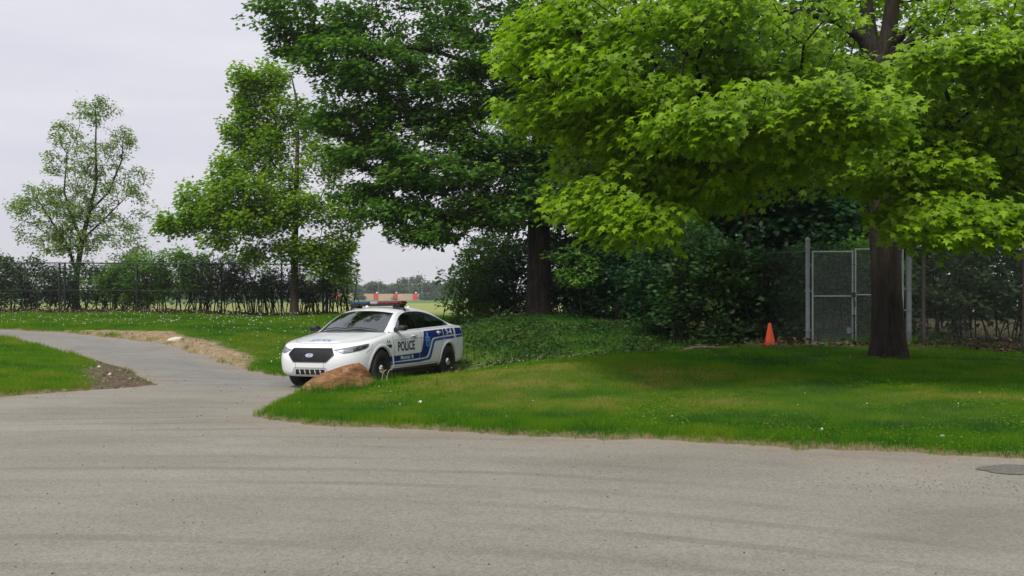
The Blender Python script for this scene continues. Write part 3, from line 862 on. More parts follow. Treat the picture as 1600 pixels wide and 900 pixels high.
# ---- the big maple in front of the gate
bw = W(1390, 557, 15.5); bw[2] = H1(bw[0], bw[1]) - .03
tr = [bw, W(1386, 470, 15.5), W(1381, 380, 15.5), W(1377, 300, 15.5), W(1374, 220, 15.5), W(1373, 150, 15.5), W(1372, 100, 15.55)]
lb = [L(862, 88, 12.2, .85, 1.1, .5, 44), L(830, 60, 12.6, .5, .9, .4, 18), L(955, 130, 11.6, 1.1, 1.2, .5, 66), L(835, 175, 12.3, .55, .9, .25, 20), L(945, 235, 12.3, .75, 1.2, .45, 44), L(915, 312, 12.0, .6, 1.0, .25, 30),
      L(985, 345, 11.4, .7, .9, .28, 36), L(1060, 60, 12, 1.4, 1.6, .6, 80), L(1080, 225, 12.4, 1.2, 1.3, .5, 66), L(1105, 195, 10.3, .75, .8, .22, 40), L(1230, 168, 10.3, 1.0, .8, .28, 58), L(1340, 175, 10.5, .6, .7, .26, 30), L(1280, 215, 10.9, .9, .8, .28, 40), L(1180, 235, 11.4, .9, .9, .35, 44), L(1400, 150, 12.6, .8, .9, .3, 34), L(1000, 190, 11.7, .9, 1.0, .4, 44), L(1040, 275, 11.9, .9, 1.0, .35, 40), L(1370, 110, 17.2, 2.2, .9, 1.0, 60), L(1440, 265, 11.6, .8, .8, .3, 36),
      L(1190, 60, 12.5, 1.3, 1.5, .55, 50), L(1085, 300, 12.8, 1.0, 1.2, .30, 38), L(1250, 268, 13.6, 1.2, 1.2, .35, 34), L(1410, 268, 12.0, .9, .9, .28, 42), L(1450, 325, 11.4, .5, .7, .18, 20), L(1500, 348, 11.0, .75, .8, .2, 44),
      L(1590, 350, 11, .7, .8, .22, 36), L(1500, 240, 12.5, 1.2, 1.2, .45, 66), L(1510, 88, 10.8, .85, .7, .22, 44), L(1600, 92, 10.8, .8, .8, .25, 40), L(1580, 180, 11.5, 1.0, 1.0, .4, 56), L(1540, 30, 12.5, 1.0, 1.2, .45, 42),
      L(1300, 118, 12.6, .7, .8, .25, 24), L(1430, 215, 11.8, .7, .8, .3, 32), L(1150, 140, 13.0, 1.3, 1.2, .45, 56), L(1000, 20, 12.4, 1.5, 1.4, .5, 60), L(1380, 30, 16.8, 1.8, 1.0, .5, 40), L(1580, 280, 12.4, 1.0, 1.0, .35, 44),
      L(1000, -70, 13, 2.4, 2, .9, 50), L(1380, -120, 15, 3.5, 3, 1.2, 90), L(1680, -60, 14, 2.5, 2.5, 1, 50), L(1760, 200, 13, 1.7, 2, 1, 46), L(1720, 340, 12.4, 1.1, 1.4, .4, 30),
      L(1300, 150, 18, 2.8, 1.8, 1.3, 60), L(1500, 190, 18, 2.4, 1.8, 1.2, 64), L(1150, 170, 16.5, 1.8, 1.8, .9, 56), L(1650, 200, 17, 2, 1.8, 1.1, 40), L(1380, -330, 15.5, 3.2, 3, 1.4, 60)]
limbs = [(6, [tr[6], W(1360, 60, 15.6), W(1354, 0, 15.7), W(1350, -120, 15.8), W(1352, -260, 15.8)], .17, .05),
         (6, [tr[6], W(1388, 60, 15.4), W(1396, 0, 15.3), W(1400, -110, 15.2), W(1405, -240, 15.2)], .19, .05),
         (6, [W(1368, 112, 15.55), W(1345, 60, 15.3), W(1310, 32, 15), W(1265, 22, 14.6), W(1205, 12, 14.2), W(1120, -5, 13.6), W(1010, 20, 13)], .095, .025),
         (5, [tr[5], W(1340, 110, 15), W(1275, 70, 14.5), W(1190, 50, 14), W(1100, 60, 13.2)], .07, .02),
         (6, [W(1396, 70, 15.4), W(1425, 40, 15), W(1470, 10, 14.5), W(1540, -30, 14)], .09, .03),
         (6, [W(1392, 92, 15.4), W(1430, 62, 14.8), W(1490, 40, 14.2), W(1570, 25, 13.6), W(1640, 30, 13)], .085, .02),
         (4, [tr[4], W(1345, 215, 15.1), W(1290, 225, 14.5), W(1210, 240, 13.8), W(1120, 262, 13.2), W(1010, 300, 12.5), W(940, 325, 12.1)], .085, .02),
         (3, [tr[3], W(1330, 290, 15), W(1250, 295, 14.3), W(1170, 298, 13.6), W(1090, 310, 13)], .075, .02),
         (4, [W(1374, 240, 15.5), W(1410, 215, 15), W(1470, 185, 14.3), W(1540, 165, 13.4), W(1600, 150, 12.6)], .085, .02),
         (4, [tr[4], W(1350, 200, 14.6), W(1300, 185, 13.2), W(1240, 175, 11.6), W(1180, 180, 10.6)], .06, .015),
         (3, [tr[3], W(1400, 290, 14.6), W(1440, 310, 13.2), W(1500, 330, 11.8), W(1570, 345, 11.2)], .055, .014),
         (5, [tr[5], W(1420, 120, 14.2), W(1470, 95, 12.6), W(1520, 85, 11.4)], .055, .015),
         (5, [W(1372, 170, 15.5), W(1320, 150, 14.6), W(1230, 150, 13.7), W(1120, 150, 12.8), W(990, 140, 12.0), W(890, 110, 12.2)], .08, .014)]
e, base, data, sk = tree('maple_tree', 'big maple with bright yellow green boughs and bare dark trunk standing before the mesh gate', bw, tr, [.295, .268, .252, .24, .23, .225, .24], lb, m_maple_near, m_bark, 33, .35, .118, T_MAPLE, F_MAPLE,
                    limbs=limbs, start=3, tint0=.56, droop=.22, thick=.085, tipdown=.75, step=.45, flare=.28, seed=4, twig=.007, bias=.28, tilt=.5)
pos, tip, nor, sz, tint = data
wp = pos + base
pxx = 800 + F * wp[:, 0] / wp[:, 1]; pyy = HZ - F * (wp[:, 2] - CZ) / wp[:, 1]
inv = (pxx > -20) & (pxx < 1640) & (pyy > -30)
prio = np.where(inv & (pyy > 8) & (pxx < 1590), sz / wp[:, 1], 0)
big = np.argsort(-prio)[:300]
mask = np.ones(len(pos), bool); mask[big] = False
nearm = mask & inv & (wp[:, 1] < 13.6)
farm = mask & ~nearm & (inv | (rng.random(len(pos)) < .7))
V1, F1 = leaf_arrays(pos[nearm], tip[nearm], nor[nearm], sz[nearm], T_MAPLE, F_MAPLE)
V2, F2 = leaf_arrays(pos[farm], tip[farm], nor[farm], sz[farm] * np.where(inv[farm], 1, 1.25), T_MAPLE_FAR, F_MAPLE_FAR)
me = np_mesh('crown', np.vstack([V1, V2]), np.vstack([F1, F2 + len(V1)]), 3)
attr(me, 'tint', np.clip(np.r_[np.repeat(tint[nearm], len(F_MAPLE)), np.repeat(tint[farm], len(F_MAPLE_FAR))], 0, 1), 'FACE')
o = link('crown', me, m_maple_near, e); o['kind'] = 'stuff'
# the leaves that show largest, one object each, sharing five meshes
lmeshes = []
for k in range(5):
    me = np_mesh('leaf', T_MAPLE, F_MAPLE, 3); attr(me, 'tint', np.full(len(F_MAPLE), .3 + .13 * k), 'FACE'); me.materials.append(m_maple_near); lmeshes.append(me)
for i in big:
    tv = Vector(tip[i]).normalized(); bv = Vector(nor[i]).cross(tv).normalized(); nv = tv.cross(bv)
    M = Matrix((tv, bv, nv)).transposed().to_4x4() @ Matrix.Scale(float(sz[i]), 4); M.translation = Vector(pos[i])
    o = bpy.data.objects.new('leaf', lmeshes[int(np.clip((tint[i] - .25) / .13, 0, 4))]); COL.objects.link(o)
    o.parent = e; o.matrix_basis = M

# ---- the middle maple behind the car
bw = W(842, 503, 26.5); bw[2] = H1(bw[0], bw[1]) - .05
tr = [bw, W(842, 430, 26.5), W(842, 350, 26.5), W(845, 250, 26.6), W(848, 150, 26.7), W(852, 50, 26.8), W(856, -60, 26.8), W(858, -180, 26.8)]
lb = [L(478, 30, 25.6, 1.6, 1.8, .6, 66), L(455, 70, 25.8, .9, 1.2, .35, 24), L(560, 100, 25, 2.0, 1.9, .65, 90), L(640, 40, 26, 2.3, 2.2, .8, 84), L(560, 190, 25.5, 1.7, 1.8, .5, 70), L(680, 160, 26, 2.0, 2.0, .6, 80), L(600, 245, 25.5, 1.6, 1.8, .42, 66),
      L(560, 300, 25.5, .8, 1.2, .3, 28), L(690, 270, 25, 1.8, 1.9, .5, 80), L(610, 330, 25, 1.1, 1.3, .32, 46), L(670, 360, 24.8, 1.1, 1.2, .35, 50), L(760, 335, 25.3, 1.5, 1.5, .42, 64), L(770, 235, 26, 1.5, 1.9, .5, 64), L(780, 120, 26.5, 1.8, 2.1, .7, 70),
      L(760, 20, 27, 2.3, 2.3, .9, 80), L(850, 300, 25.6, 1.5, 1.5, .55, 64), L(905, 335, 26, 1.3, 1.4, .38, 44), L(850, 180, 26.5, 1.9, 2, .8, 60), L(900, 80, 27, 2, 2, 1, 50), L(950, 250, 27, 2, 2, .8, 60), L(990, 320, 27, 1.5, 1.5, .5, 40),
      L(560, 150, 25.3, 1.9, 1.6, .9, 60), L(640, 215, 25.6, 1.7, 1.6, .9, 60), L(725, 205, 25.6, 1.4, 1.4, .9, 54), L(620, 290, 25.2, 1.4, 1.4, .6, 48), L(705, 320, 25, 1.4, 1.4, .5, 48), L(520, 75, 25.4, 1.5, 1.5, .7, 46), L(785, 290, 25.5, 1.3, 1.4, .7, 48), L(820, 60, 26, 1.8, 1.6, 1, 50), L(700, 95, 25.6, 1.9, 1.6, .8, 60), L(850, 235, 26, 1.6, 1.5, .9, 50), L(905, 170, 26, 1.8, 1.5, 1.1, 50),
      L(600, -80, 26, 3, 3, 1.1, 60), L(800, -130, 27, 4, 3.5, 1.4, 80), L(1000, -50, 27, 3, 3, 1.3, 50), L(830, -280, 27, 3, 3, 1.6, 50), L(780, 180, 29, 2.6, 1.5, 1.8, 60)]
limbs = [(5, [tr[5], W(800, 0, 26.5), W(730, -40, 26), W(620, -50, 25.8)], .11, .03), (4, [tr[4], W(815, 140, 26.5), W(760, 105, 26), W(680, 80, 25.6), W(580, 70, 25.3), W(490, 50, 25.4)], .11, .02),
         (3, [W(847, 200, 26.6), W(800, 160, 26.3), W(740, 148, 26), W(650, 135, 25.6)], .10, .02), (3, [tr[3], W(800, 225, 26.3), W(740, 205, 25.9), W(660, 195, 25.6), W(570, 195, 25.4)], .10, .02),
         (2, [W(844, 300, 26.5), W(790, 270, 26), W(720, 262, 25.4), W(620, 255, 25.3)], .09, .015), (2, [tr[2], W(800, 345, 26), W(745, 345, 25.4), W(680, 355, 25)], .07, .015),
         (2, [W(844, 320, 26.5), W(890, 300, 26.2), W(950, 270, 26.6)], .08, .02), (4, [tr[4], W(890, 100, 26.8), W(940, 60, 27)], .1, .03)]
e, base, data, sk = tree('maple_tree', 'dark green broad maple with a thick straight trunk standing behind the police car', bw, tr, [.40, .375, .355, .32, .27, .21, .14, .06], lb, m_maple_mid, m_bark, 46, .46, .15, T_MAPLE_FAR, F_MAPLE_FAR,
                    limbs=limbs, start=2, tint0=.45, droop=.22, thick=.085, tipdown=.5, step=.8, flare=.25, seed=8, twig=.010, tilt=.4, clus_tint=.16)
h_ = len(data[0]) // 2; pm = rng.permutation(len(data[0]))
Va, Fa_ = leaf_arrays(*[q[pm[:h_]] for q in data[:4]], T_MAPLE_FAR, F_MAPLE_FAR); Vb, Fb_ = leaf_arrays(*[q[pm[h_:]] for q in data[:4]], T_DIAMOND * (1, 1.5, 1), F_DIAMOND)
me = np_mesh('crown', np.vstack([Va, Vb]), np.vstack([Fa_, Fb_ + len(Va)]), 3)
attr(me, 'tint', np.clip(np.r_[np.repeat(data[4][pm[:h_]], 4), np.repeat(data[4][pm[h_:]], 2)], 0, 1), 'FACE')
o = link('crown', me, m_maple_mid, e); o['kind'] = 'stuff'

# ---- the young maple in front of the far fence
bw = W(460, 499, 33.6); bw[2] = H1(bw[0], bw[1]) - .03
tr = [bw, W(460, 430, 33.6), W(461, 360, 33.6), W(463, 290, 33.7), W(465, 220, 33.8), W(464, 160, 33.8), W(455, 118, 33.8)]
lb = [L(378, 125, 33.5, .5, .7, .45, 22), L(420, 122, 34, .8, .8, .5, 34), L(388, 180, 34, .6, .8, .9, 38), L(418, 235, 34, .9, 1, 1.1, 56), L(362, 262, 33, .7, .9, .6, 34), L(320, 305, 33, 1.0, 1.1, .7, 52), L(290, 345, 33, .9, .9, .45, 36), L(450, 210, 34.2, 1.0, .8, 1.0, 36), L(500, 200, 34.4, .8, .7, .8, 26), L(440, 290, 33.6, 1.1, .9, .8, 40), L(345, 335, 32.8, 1.1, 1.0, .6, 46), L(545, 330, 33.8, .8, .8, .9, 34), L(530, 250, 34.2, .7, .7, .9, 26), L(430, 330, 32.8, 1.2, 1.0, .8, 46), L(370, 215, 33.8, .7, .8, .8, 28), L(400, 155, 34, .8, .8, .8, 34), L(500, 410, 33.2, 1.0, .8, .4, 30), L(415, 395, 33, 1.0, .8, .3, 26),
      L(390, 300, 32.5, 1.2, 1.2, .7, 58), L(400, 348, 32.5, 1.3, 1.1, .45, 52), L(345, 375, 33, .7, .8, .25, 18), L(480, 330, 33, 1.1, 1.1, .6, 46), L(505, 250, 34, .9, 1, .8, 30), L(520, 385, 33.5, .9, .9, .5, 36), L(470, 388, 33, 1.1, .9, .32, 36),
      L(445, 170, 34, .8, .8, .6, 18), L(535, 420, 34, .45, .6, .5, 18), L(265, 352, 33, .45, .6, .25, 14)]
limbs = [(3, [tr[3], W(430, 260, 33.4), W(390, 200, 33.6), W(378, 140, 33.5)], .05, .012), (2, [tr[2], W(420, 340, 33), W(370, 330, 32.8), W(300, 340, 33)], .06, .012), (2, [tr[2], W(495, 320, 33.4), W(520, 270, 33.8)], .05, .012), (1, [W(461, 390, 33.6), W(500, 375, 33.4), W(530, 370, 33.5)], .04, .01)]
e, base, data, sk = tree('maple_tree', 'young yellow green maple with a slim grey trunk on the lawn before the far fence', bw, tr, [.165, .15, .13, .10, .07, .05, .025], lb, m_maple_young, m_bark_pale, 48, .36, .145, T_MAPLE_FAR, F_MAPLE_FAR,
                    limbs=limbs, start=2, tint0=.42, droop=.15, thick=.20, tipdown=.5, step=.6, flare=.35, seed=3, twig=.010, tilt=.5, clus_tint=.2)
crown(e, data, T_DIAMOND * (1, 1.5, 1), F_DIAMOND, m_maple_young)

# ---- the thin, half bare tree on the far left
bw = W(118, 486, 38); bw[2] = H1(bw[0], bw[1])
tr = [bw, W(120, 430, 38), W(128, 375, 38), W(140, 330, 38), W(150, 285, 38), W(149, 225, 38), W(150, 180, 38)]
lb = [L(140, 175, 38, .7, .8, .55, 26), L(165, 165, 38, .5, .6, .4, 12), L(190, 215, 38, .65, .8, .5, 20), L(105, 210, 38, .6, .8, .6, 22), L(150, 245, 38, 1.3, 1.2, .8, 54), L(85, 255, 38, .6, .8, .5, 16), L(62, 305, 38, .9, 1, .6, 36), L(110, 315, 38, 1.0, 1, .8, 40),
      L(190, 295, 38, .9, 1, .5, 26), L(214, 275, 38, .4, .6, .4, 10), L(150, 330, 38, 1.3, 1.2, .6, 40), L(120, 370, 38, 1.6, 1.2, .8, 56), L(140, 280, 38, 1.2, 1.0, .8, 40), L(95, 345, 38, 1.0, 1.0, .8, 34), L(40, 345, 38, .4, .6, .9, 18), L(90, 380, 38, 1.1, 1, .5, 30), L(190, 365, 38, .9, 1, .6, 28), L(210, 395, 38, .8, .8, .4, 22), L(25, 310, 38, .25, .4, .5, 8), L(222, 320, 38, .25, .4, .6, 8)]
limbs = [(2, [tr[2], W(112, 340, 38), W(100, 300, 38), W(104, 240, 38)], .08, .02), (1, [tr[1], W(108, 390, 38), W(80, 345, 38), W(58, 310, 38)], .08, .02), (3, [tr[3], W(170, 300, 38), W(190, 250, 38), W(192, 215, 38)], .06, .015), (2, [tr[2], W(160, 345, 38), W(185, 320, 38), W(205, 300, 38)], .05, .014)]
e, base, data, sk = tree('thin_tree', 'thin half bare tree with small pale leaves rising behind the black fence', bw, tr, [.15, .13, .11, .08, .06, .04, .02], lb, m_leaf_pale, m_twig, 34, .30, .125, T_OVAL, F_OVAL,
                    limbs=limbs, start=1, tint0=.5, droop=.35, thick=.12, tipdown=.9, step=.5, seed=6, twig=.012, tilt=.7, clus_tint=.2)
crown(e, data, T_DIAMOND, F_DIAMOND, m_leaf_pale)

# ---- shrubs: a fan of stems with sprays of leaves
def shrub(name, label, x, y, w, h, nst, ntar, per, rad, size, leafm, group, zlo=.15, T=T_DIAMOND * (1, 1.2, 1), Fc=F_DIAMOND, dep=None, tint0=.5, cat='shrub', spread=.9, stem=.016, barkm=None, tilt=.6, shell=.3):
    z = H1(x, y)
    e = empty(name, (x, y, z)); tag(e, label, cat, group)
    dep = dep or w * .8
    s = Skeleton()
    root = s.add((0, 0, -.05), -1, stem * 1.5)
    for k in range(nst):
        a = rng.uniform(0, 6.28); rr = rng.uniform(.2, 1) * spread
        b0 = np.array([rng.normal(0, .22 * w), rng.normal(0, .15 * dep), -.04]); tp = np.array([math.cos(a) * rr * w * .45 + b0[0] * .5, math.sin(a) * rr * dep * .45, h * rng.uniform(.55, .92)])
        pts = [b0 + (tp - b0) * f + np.array([rng.normal(0, .05), rng.normal(0, .05), .10 * h * math.sin(math.pi * f)]) for f in (0, .25, .5, .75, 1)]
        i0 = s.add(pts[0], -1, stem * rng.uniform(.7, 1.3)); s.chain(pts[1:], i0, list(np.linspace(stem, stem * .4, 4)))
    v = rng.normal(0, 1, (ntar, 3)); v /= np.linalg.norm(v, axis=1, keepdims=True); v *= (rng.uniform(shell ** 3, 1, ntar) ** (1 / 3))[:, None]
    C = np.c_[v[:, 0] * w * .5, v[:, 1] * dep * .5, h * (zlo + 1) / 2 + v[:, 2] * h * (1 - zlo) / 2]
    C[:, 2] *= 1 + .22 * (fbm(C[:, 0] * 1.4 + x * 3, C[:, 1] * 1.4 + y, 3) - .5) * 2
    s.grow(C, bias=.2, step=.4, sag=.05)
    R = np.where(np.array(s.fix) > 0, s.fix, .006 + .0006 * size * 10)
    s.tubes('stems', R, barkm or m_twig, e, seg=4)
    pos, tip, nor, sz, tint = spray(C, per, rad, .12, .15, size, np.array([0., 0, 0]), tipdown=.35, tint0=tint0, clus_tint=.17, tilt=tilt)
    gz = H(pos[:, 0] + x, pos[:, 1] + y) - z
    k = pos[:, 2] > gz + .03
    o = leaf_object('foliage', pos[k], tip[k], nor[k], sz[k], tint[k], T, Fc, leafm, e); o['kind'] = 'stuff'
    return e

hg = 'shrubs tangled in the far fence'
HED = [(-30, 'dark dense shrub at the very left end of the far fence', m_leaf_shrub, 2.7, 3.2, 90, 26, .05), (45, 'dark twiggy shrub behind the fence, left of the thin tree', m_leaf_dull, 2.5, 3.0, 80, 24, .12), (120, 'grey green shrub round the foot of the thin tree', m_leaf_shrub, 2.3, 2.7, 60, 22, .30),
       (176, 'olive shrub beside the pair of black fence posts', m_leaf_fresh, 2.2, 2.2, 60, 24, .25), (222, 'bright green shrub rising above the fence right of the thin tree', m_leaf_fresh, 3.1, 2.6, 95, 26, .10), (285, 'green shrub with a rounded top between the two greenest ones', m_leaf_fresh, 2.9, 2.5, 85, 26, .22),
       (335, 'brownish shrub with thin arching twigs above the fence rail', m_leaf_dull, 3.0, 2.4, 70, 20, .28), (385, 'dark twiggy shrub just left of the young maple', m_leaf_dull, 2.6, 2.2, 55, 18, .35), (432, 'open leggy shrub touching the young maple trunk', m_leaf_shrub, 2.3, 2.0, 46, 16, .42),
       (482, 'leggy shrub between the young maple and the fence end', m_leaf_shrub, 2.4, 1.8, 46, 16, .40), (530, 'pale straggly shrub just past the end post of the fence', m_leaf_pale, 2.7, 1.5, 46, 18, .25)]
for px_, lab, mm, hh_, ww_, nt2, per2, zl in HED:
    D_ = 36.3 + rng.uniform(-.3, .5); x_ = (px_ - 800) * D_ / F
    shrub('shrub', lab, x_, D_, ww_ * 1.15, hh_ * .95, 22, int(nt2 * 1.5), int(per2 * 1.95), .34, .125, mm, hg, zl * .7, dep=1.5, stem=.022)

wg = 'shrubs along the edge of the wood'
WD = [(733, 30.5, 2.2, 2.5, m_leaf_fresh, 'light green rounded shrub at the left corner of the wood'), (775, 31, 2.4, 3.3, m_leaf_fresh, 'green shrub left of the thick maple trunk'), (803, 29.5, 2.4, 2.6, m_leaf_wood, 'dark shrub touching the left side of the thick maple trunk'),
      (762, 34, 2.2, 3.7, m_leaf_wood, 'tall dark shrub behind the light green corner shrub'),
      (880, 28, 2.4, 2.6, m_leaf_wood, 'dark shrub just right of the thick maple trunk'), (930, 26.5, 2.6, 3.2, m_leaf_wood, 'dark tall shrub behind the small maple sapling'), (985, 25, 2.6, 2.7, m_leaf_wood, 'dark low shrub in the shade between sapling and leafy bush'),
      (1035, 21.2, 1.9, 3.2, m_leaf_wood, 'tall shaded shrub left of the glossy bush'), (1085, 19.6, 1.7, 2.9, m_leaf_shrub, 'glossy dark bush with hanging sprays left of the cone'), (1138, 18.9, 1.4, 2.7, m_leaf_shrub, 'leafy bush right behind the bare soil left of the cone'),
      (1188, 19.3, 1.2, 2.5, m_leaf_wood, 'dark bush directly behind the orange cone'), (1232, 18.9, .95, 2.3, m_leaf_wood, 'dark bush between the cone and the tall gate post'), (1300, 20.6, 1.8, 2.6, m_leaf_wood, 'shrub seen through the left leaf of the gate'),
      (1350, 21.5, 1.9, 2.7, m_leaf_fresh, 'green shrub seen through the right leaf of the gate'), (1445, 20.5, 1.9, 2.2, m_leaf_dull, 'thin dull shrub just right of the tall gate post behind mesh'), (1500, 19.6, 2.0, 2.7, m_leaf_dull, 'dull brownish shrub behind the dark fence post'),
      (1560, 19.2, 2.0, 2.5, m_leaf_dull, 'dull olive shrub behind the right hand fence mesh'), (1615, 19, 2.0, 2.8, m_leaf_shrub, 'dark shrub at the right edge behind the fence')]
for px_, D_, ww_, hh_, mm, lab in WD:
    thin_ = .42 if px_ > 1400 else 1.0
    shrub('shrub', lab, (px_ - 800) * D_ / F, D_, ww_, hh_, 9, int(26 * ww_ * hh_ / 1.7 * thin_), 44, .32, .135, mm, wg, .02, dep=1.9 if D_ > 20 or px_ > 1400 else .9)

# sapling with light maple leaves in front of the dark wood
bw = W(910, 508, 25.2); bw[2] = H1(bw[0], bw[1])
e, base, data, sk = tree('maple_sapling', 'small maple sapling with pale layered leaves against the dark wood', bw, [bw, W(908, 470, 25.2), W(906, 430, 25.1)], [.03, .022, .012], [L(905, 430, 24.8, .75, .6, .28, 26), L(935, 405, 25, .6, .6, .2, 14), L(880, 395, 25, .5, .5, .2, 10)],
                          m_leaf_fresh, m_twig, 22, .28, .13, T_MAPLE_FAR, F_MAPLE_FAR, start=0, seed=2, flare=.1)
crown(e, data, T_MAPLE_FAR, F_MAPLE_FAR, m_leaf_fresh)

# ---- trees of the wood behind
WT = [(1030, 26, 7.5, 2.3, 'shorter woodland tree just left of the glossy bush'), (1165, 24.5, 7.2, 2.1, 'shorter woodland tree right above the cone'), (1268, 24.5, 7.0, 2.1, 'shorter woodland tree behind the tall gate post'), (905, 33, 10, 2.9, 'woodland tree right behind the thick maple trunk'), (985, 36, 12, 3.2, 'tall woodland tree between the two big maples'), (1060, 30, 9.5, 2.8, 'woodland tree above the small sapling'),
      (1140, 33, 12, 3.2, 'tall dark woodland tree left of the cone'), (1215, 27, 9, 2.6, 'woodland tree behind the dark bushes by the cone'), (1290, 31, 11.5, 3.1, 'woodland tree behind the left gate leaf'), (1370, 28, 9, 2.5, 'woodland tree hidden behind the big maple trunk'),
      (1450, 33, 11, 3.0, 'woodland tree right of the tall gate post'), (1530, 28, 8.5, 2.6, 'woodland tree behind the dull fence shrubs'), (1610, 31, 10.5, 3.0, 'woodland tree at the right edge of the scene'), (1690, 27, 9, 2.8, 'woodland tree partly beyond the right edge')]
for k, (px_, D_, hh_, rr_, lab) in enumerate(WT):
    x_ = (px_ - 800) * D_ / F; z_ = H1(x_, D_)
    q = lambda dx, dz: np.array([x_ + dx, D_, z_ + dz])
    lb = [(q(rng.normal(0, .4), hh_ * f), (rr_ * (1.05 - .55 * abs(f - .5) * 1.6), rr_ * .8, hh_ * .15), int(34 * rr_ / 2.5)) for f in (.16, .34, .52, .70, .88)]
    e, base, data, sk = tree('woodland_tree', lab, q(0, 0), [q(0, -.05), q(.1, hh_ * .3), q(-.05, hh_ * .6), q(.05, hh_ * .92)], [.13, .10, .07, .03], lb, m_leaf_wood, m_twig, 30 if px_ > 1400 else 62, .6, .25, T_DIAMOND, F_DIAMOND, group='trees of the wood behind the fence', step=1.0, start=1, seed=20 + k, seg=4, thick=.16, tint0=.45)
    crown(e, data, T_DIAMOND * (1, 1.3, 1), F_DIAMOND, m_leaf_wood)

# ---- far tree line beyond the fields
m_leaf_far = leaf_mat('far_tree_leaf', (.036, .075, .034), (.085, .145, .062), (.9, 1.1, .6), .7, .2)
FT = [(470, 7.0, 9), (505, 8.5, 10), (540, 8, 8.5), (558, 6, 6), (575, 7, 7.2), (592, 8, 8.6), (606, 7.5, 7.0), (622, 7, 7.6), (643, 9, 12.2), (662, 8, 8.0), (682, 8, 9), (705, 8, 10), (430, 8, 9), (390, 8, 8), (340, 9, 9), (290, 8, 8.5), (230, 9, 9), (170, 8, 8), (100, 9, 9), (40, 8, 9)]
FL = ['low far tree', 'far tree', 'broad far tree', 'small far tree', 'round far tree', 'even far tree', 'low crowned far tree', 'far tree beside the tallest', 'tallest round far tree', 'far tree right of the tallest', 'far tree at the wood edge', 'far tree behind the corner shrub']
GLIMPSE = ['just left of the young maple trunk', 'behind the dark twiggy shrub', 'behind the brownish arching shrub', 'behind the rounded green shrub', 'behind the brightest green shrub', 'right of the olive shrub', 'behind the foot of the thin tree', 'at the left end of the fence']
far_names = {470: 'far tree seen through the shrubs right of the young maple', 505: 'far tree just left of the red and beige barrier', 540: 'far tree above the left end of the barrier', 558: 'small low far tree above the dark hedge gap', 575: 'low far tree above the first beige panel',
             592: 'rounded far tree above the first red panel', 606: 'lower far tree between two red panels', 622: 'far tree above the middle red panel', 643: 'tallest roundest far tree, above the right end of the barrier', 662: 'far tree past the right end of the barrier', 682: 'far tree half behind the light green corner shrub', 705: 'far tree hidden behind the corner of the wood'}
m_fartrunk = plain('far_trunk', (.06, .05, .04), .9)
for k, (px_, w_, h_) in enumerate(FT):
    h_ *= .82
    D_ = 340 + rng.uniform(-10, 30); x_ = (px_ - 800) * D_ / F; z_ = float(far_z(D_))
    e = empty('far_tree', (x_, D_, z_)); tag(e, far_names.get(px_, 'low far tree glimpsed through the far fence, ' + GLIMPSE[max(k - 12, 0)]), 'tree', 'trees beyond the fields')
    bm = bmesh.new(); add_tube(bm, [(0, 0, -.3), (0, 0, h_ * .3), (.2, 0, h_ * .7)], .3, 6, r2=.12); link('trunk', bm_mesh(bm, 'trunk'), m_fartrunk, e)
    C, _ = lobe_points([((rng.normal(0, w_ * .2), rng.normal(0, 1), h_ * f), (w_ * .62 * (1.1 - abs(f - .4)), w_ * .5, h_ * .2), 34) for f in (.3, .5, .7)] + [((rng.normal(0, w_ * .15), 0, h_ * .85), (w_ * .35, w_ * .35, h_ * .13), 20), ((0, 0, h_ * .1), (w_ * .6, 2, h_ * .1), 20)], .5)
    pos, tip, nor, sz, tint = spray(C, 24, 1.0, .5, .2, .95, np.zeros(3), tint0=.5, clus_tint=.2, tilt=.8)
    crown(e, (pos, tip, nor, sz, tint), T_DIAMOND, F_DIAMOND, m_leaf_far)
# ================================================================== FENCES, GATE, CONE, BOULDER, FAR BARRIER
m_galv = plain('galvanised_steel', (.36, .39, .40), .45, .75, noise=.15, nscale=5)
m_galv_dull = plain('weathered_galvanised', (.20, .23, .24), .55, .6, noise=.2, nscale=5)
m_wire = plain('mesh_wire', (.25, .28, .285), .5, .6)
m_black = plain('black_coated_steel', (.018, .020, .021), .55, .2)
m_rustdark = plain('dark_weathered_post', (.055, .045, .04), .8, noise=.35, nscale=9)
m_wire_dark = plain('dark_wire', (.07, .075, .075), .6, .4)

def mesh_panel(bm, x0, x1, z0f, z1f, pitch, r, y=0.0):
    """woven wires: two families of thin bent wires at 45 degrees, passing before and behind each other"""
    hmax = max(z1f(x0) - z0f(x0), z1f(x1) - z0f(x1))
    def wire(xa, za, sgn):
        pts = []
        n = 60
        xs = []
        L_ = (x1 - x0)
        # parametrise by z from bottom to top
        for f in (0.0, 1.0):
            pass
        # clip the diagonal against the rectangle
        zb, zt = min(z0f(x0), z0f(x1)), max(z1f(x0), z1f(x1))
        a = (xa, zb); b = (xa + sgn * (zt - zb), zt)
        ta, tb = 0.0, 1.0
        dx = b[0] - a[0]
        for lim, s_ in ((x0, 1), (x1, -1)):
            da, db = (a[0] - lim) * s_, (b[0] - lim) * s_
            if da < 0 and db < 0: return
            if da < 0: ta = max(ta, da / (da - db))
            elif db < 0: tb = min(tb, da / (da - db))
        if tb - ta < .01: return
        p = [(a[0] + dx * t_, y + sgn * r * .8, zb + (zt - zb) * t_) for t_ in (ta, tb)]
        q = [Vector(v) for v in p]
        # keep under the local top and bottom
        add_tube(bm, q, r, 3, cap=False)
    span = hmax
    k = x0 - span
    while k < x1:
        wire(k, 0, 1); k += pitch
    k = x0
    while k < x1 + span:
        wire(k, 0, -1); k += pitch

